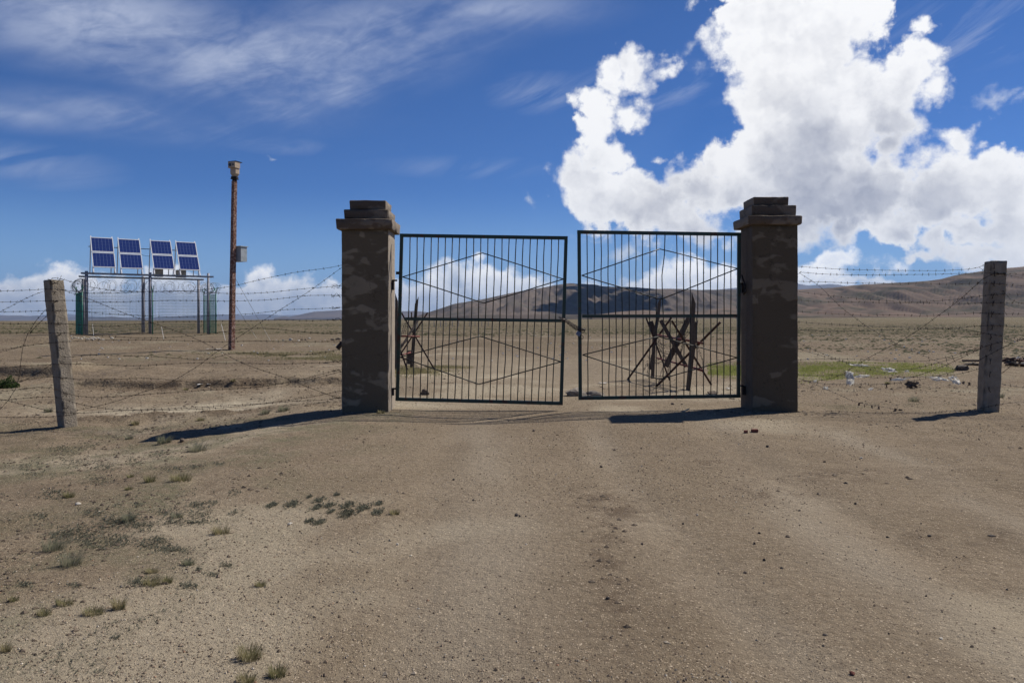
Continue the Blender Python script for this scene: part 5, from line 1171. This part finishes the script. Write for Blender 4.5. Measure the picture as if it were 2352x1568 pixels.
def bright(x, y):
    u, v = uvx(x, y), vv(x, y); edge = 8 * (fbm(x * .8, y * .8, 3, 3) - .5)
    top = np.interp(u, [1600, 1700, 1850, 1950, 2180, 2200], [838, 832, 832, 830, 836, 850]); bot = np.interp(u, [1600, 1700, 1850, 1930, 1960, 2080, 2180, 2200], [862, 876, 878, 874, 866, 866, 862, 854])
    return ((u > 1625 + 4 * edge) & (u < 2192 + 3 * edge) & (v > top + edge) & (v < bot + edge)) * (.30 + .9 * sm(.34, .58, fbm(x * 1.3, y * .9, 4, 8))) * (.25 + .75 * sm(0, 14, np.minimum(v - top - edge, bot + edge - v)))
g1 = scatter(170000, 5.5, 16.5, 19.0, 32, bright)
g2 = scatter(30000, -4.0, -1.2, 20.5, 26.5, lambda x, y: np.clip(gs(x, y, -2.95, 24.0, .75, 1.4) + .7 * gs(x, y, -2.5, 26, 1.0, .6), 0, 1) * sm(.35, .6, fbm(x * 2, y * 2, 3, 6)))
g3 = scatter(60000, -13.5, -5.0, 27, 36, lambda x, y: np.clip(.8 * gs(x, y, -9.5, 32.3, 3.4, 1.0) + gs(x, y, -6.6, 29.2, 1.5, 2.0), 0, 1) * sm(.4, .6, fbm(x * 1.3, y * 1.3, 3, 4)))
g4 = scatter(12000, -5.6, -3.2, 14.9, 16.6, lambda x, y: .6 * gs(x, y, -4.3, 15.7, .7, .4) * sm(.4, .6, fbm(x * 3, y * 3, 3, 4)))
g5 = scatter(22000, 4.9, 9.0, 13.6, 16.0, lambda x, y: .28 * (gs(x, y, 6.1, 14.7, .9, .4) + gs(x, y, 7.8, 14.9, .8, .4)) * sm(.45, .6, fbm(x * 3, y * 3, 3, 4)))
np_blades('grass', np.concatenate([g1]), .075, .0065, M_grass, 1, 'bright green grass patch on the damp ground right of the gate', 'grass')
np_blades('grass', np.concatenate([g2, g3]), .075, .009, M_tuft, 2, 'dull green grass by the left barricade and the rusty pole', 'grass')
np_blades('grass', np.concatenate([g4, g5]), .03, .004, M_herb, 3, 'thin grey green growth at the foot of the fences', 'grass')
# tussocks over the plain
def tussocks():
    n = 70000; yy = np.exp(rs.uniform(math.log(24), math.log(190), n)); xx = rs.uniform(-.80, .80, n) * yy
    pr = sm(.42, .60, fbm(xx * .03 + 3, yy * .10, 4, 94)) * sm(24, 40, yy) * (.35 + .65 * sm(.35, .6, fbm(xx * .5, yy * .5, 3, 9)))
    pr = pr * np.where((np.abs(xx - .5) < .11 * yy) & (yy < 46), .05, 1)
    k = rs.uniform(0, 1, n) < pr * .75; xx, yy = xx[k], yy[k]; n = len(xx); z = H(xx, yy)
    r = rs.uniform(.04, .13, n) * (1 + .003 * yy); hh = r * rs.uniform(.22, .45, n); V = []; a0 = rs.uniform(0, 6.28, n)
    for j in range(6):
        a = a0 + j * math.pi / 3; q = rs.uniform(.7, 1.2, n); V.append(np.stack([xx + np.cos(a) * r * q * 1.3, yy + np.sin(a) * r * q, z - .01], 1))
    V.append(np.stack([xx + r * .2, yy, z + hh], 1)); V = np.stack(V, 1).reshape(-1, 3)
    b = np.arange(n)[:, None, None] * 7; F = (np.array([[j, (j + 1) % 6, 6] for j in range(6)])[None] + b).reshape(-1, 3)
    o = np_mesh('plain_tussocks', V, F, M_tus, 3, False, 'stuff'); tag(o, 'low dark tussocks dotting the plain', 'ground cover')
tussocks()
# crumbs of crusted soil lying off the driven track
def clods():
    n = 60000; yy = 3.0 + 27 * rs.uniform(0, 1, n) ** 1.3; xx = rs.uniform(-.74, .72, n) * yy
    off = sm(1.3, 3.6, -xx + .05 * (yy - 6)) * (1 - .75 * sm(22, 30, yy)); rgt = .30 * sm(2.5, 6, xx) * sm(6, 12, yy)
    rid = gs(xx, yy, -6.3, 15.0 + .12 * (xx + 6.5), 2.4, .6) + gs(xx, yy, -7.3, 20.0, 3.4, .5) + gs(xx, yy, 8.5, 18.6, 3, .6) + gs(xx, yy, 4.2, 13.7, 1.2, .3) + .55 * (gs(xx, yy, .78, 7.1, .22, .4) + gs(xx, yy, .74, 6.0, .16, .28) + gs(xx, yy, .62, 5.2, .10, .4) + gs(xx, yy, .58, 4.3, .08, .3) + .4 * gs(xx, yy, 2.5, 7.4, .4, .2) + .4 * gs(xx, yy, 3.4, 8.2, .7, .3))
    pr = np.clip((off + rgt) * .55 * sm(.44, .64, fbm(xx * 1.6, yy * .9, 4, 19)) + rid, 0, 1); k = rs.uniform(0, 1, n) < pr; xx, yy = xx[k], yy[k]; n = len(xx)
    r = (.006 + .020 * rs.uniform(0, 1, n) ** 3) * (.75 + .035 * yy); z = H(xx, yy)
    B = np.array([[1, 0, 0], [0, 1, 0], [-1, 0, 0], [0, -1, 0], [0, 0, .55], [0, 0, -.5]], float); V = B[None] * rs.uniform(.5, 1.35, (n, 6, 1)); a = rs.uniform(0, 6.28, n)
    c, s_ = np.cos(a)[:, None], np.sin(a)[:, None]; vx = V[:, :, 0] * c - V[:, :, 1] * s_; vy = V[:, :, 0] * s_ + V[:, :, 1] * c
    V = np.stack([vx * r[:, None] * 1.3 + xx[:, None], vy * r[:, None] + yy[:, None], V[:, :, 2] * r[:, None] + z[:, None] + r[:, None] * .15], -1).reshape(-1, 3)
    T = np.array([[0, 1, 4], [1, 2, 4], [2, 3, 4], [3, 0, 4], [1, 0, 5], [2, 1, 5], [3, 2, 5], [0, 3, 5]]); F = (T[None] + np.arange(n)[:, None, None] * 6).reshape(-1, 3)
    o = np_mesh('soil_crumbs', V, F, two_tone('soil_crumb', (.105, .078, .054), (.175, .135, .096), 9), 3, False, 'stuff'); tag(o, 'dark crumbs of crusted soil beside the track', 'soil')
clods()
# pebbles and grit
def pebbles():
    n = 70000; yy = 3.2 + 17 * rs.uniform(0, 1, n) ** 1.7; xx = rs.uniform(-.72, .72, n) * yy
    dns = .12 + .88 * sm(.38, .62, fbm(xx * .7 + .2 * yy, yy * .35, 3, 15)) ; k = rs.uniform(0, 1, n) < dns; xx, yy = xx[k], yy[k]; n = len(xx)
    r = (.0028 + .0055 * rs.uniform(0, 1, n) ** 5 + .009 * (rs.uniform(0, 1, n) > .997)) * (1 + .05 * yy); z = H(xx, yy)
    B = np.array([[1, 0, 0], [0, 1, 0], [-1, 0, 0], [0, -1, 0], [0, 0, .7], [0, 0, -.5]], float); V = B[None] * rs.uniform(.6, 1.3, (n, 6, 1)); a = rs.uniform(0, 6.28, n)
    c, s = np.cos(a)[:, None], np.sin(a)[:, None]; vx = V[:, :, 0] * c - V[:, :, 1] * s; vy = (V[:, :, 0] * s + V[:, :, 1] * c) * .8
    V = np.stack([vx * r[:, None] + xx[:, None], vy * r[:, None] + yy[:, None], V[:, :, 2] * r[:, None] + z[:, None] + r[:, None] * .25], -1).reshape(-1, 3)
    T = np.array([[0, 1, 4], [1, 2, 4], [2, 3, 4], [3, 0, 4], [1, 0, 5], [2, 1, 5], [3, 2, 5], [0, 3, 5]]); F = (T[None] + np.arange(n)[:, None, None] * 6).reshape(-1, 3)
    pal = np.array([[.34, .29, .23], [.15, .115, .085], [.085, .068, .056], [.24, .19, .145], [.21, .16, .12], [.46, .42, .36], [.25, .15, .10]])
    pc = np.array([1.28, 1.25, 1.17]) * pal[rs.choice(7, n, p=[.22, .24, .06, .22, .20, .04, .02])] * rs.uniform(.8, 1.2, (n, 1)); C = np.repeat(np.concatenate([pc, np.ones((n, 1))], 1), 6, 0)
    m, t, b = material('pebble_mix', .9, 0, .2); at = t.n('ShaderNodeAttribute'); at.attribute_name = 'tint'; t.put(b.inputs['Base Color'], at.outputs['Color'])
    o = np_mesh('gravel', V, F, m, 3, False, 'stuff', {'tint': C}); tag(o, 'loose grit and pebbles strewn over the track', 'gravel')
pebbles()
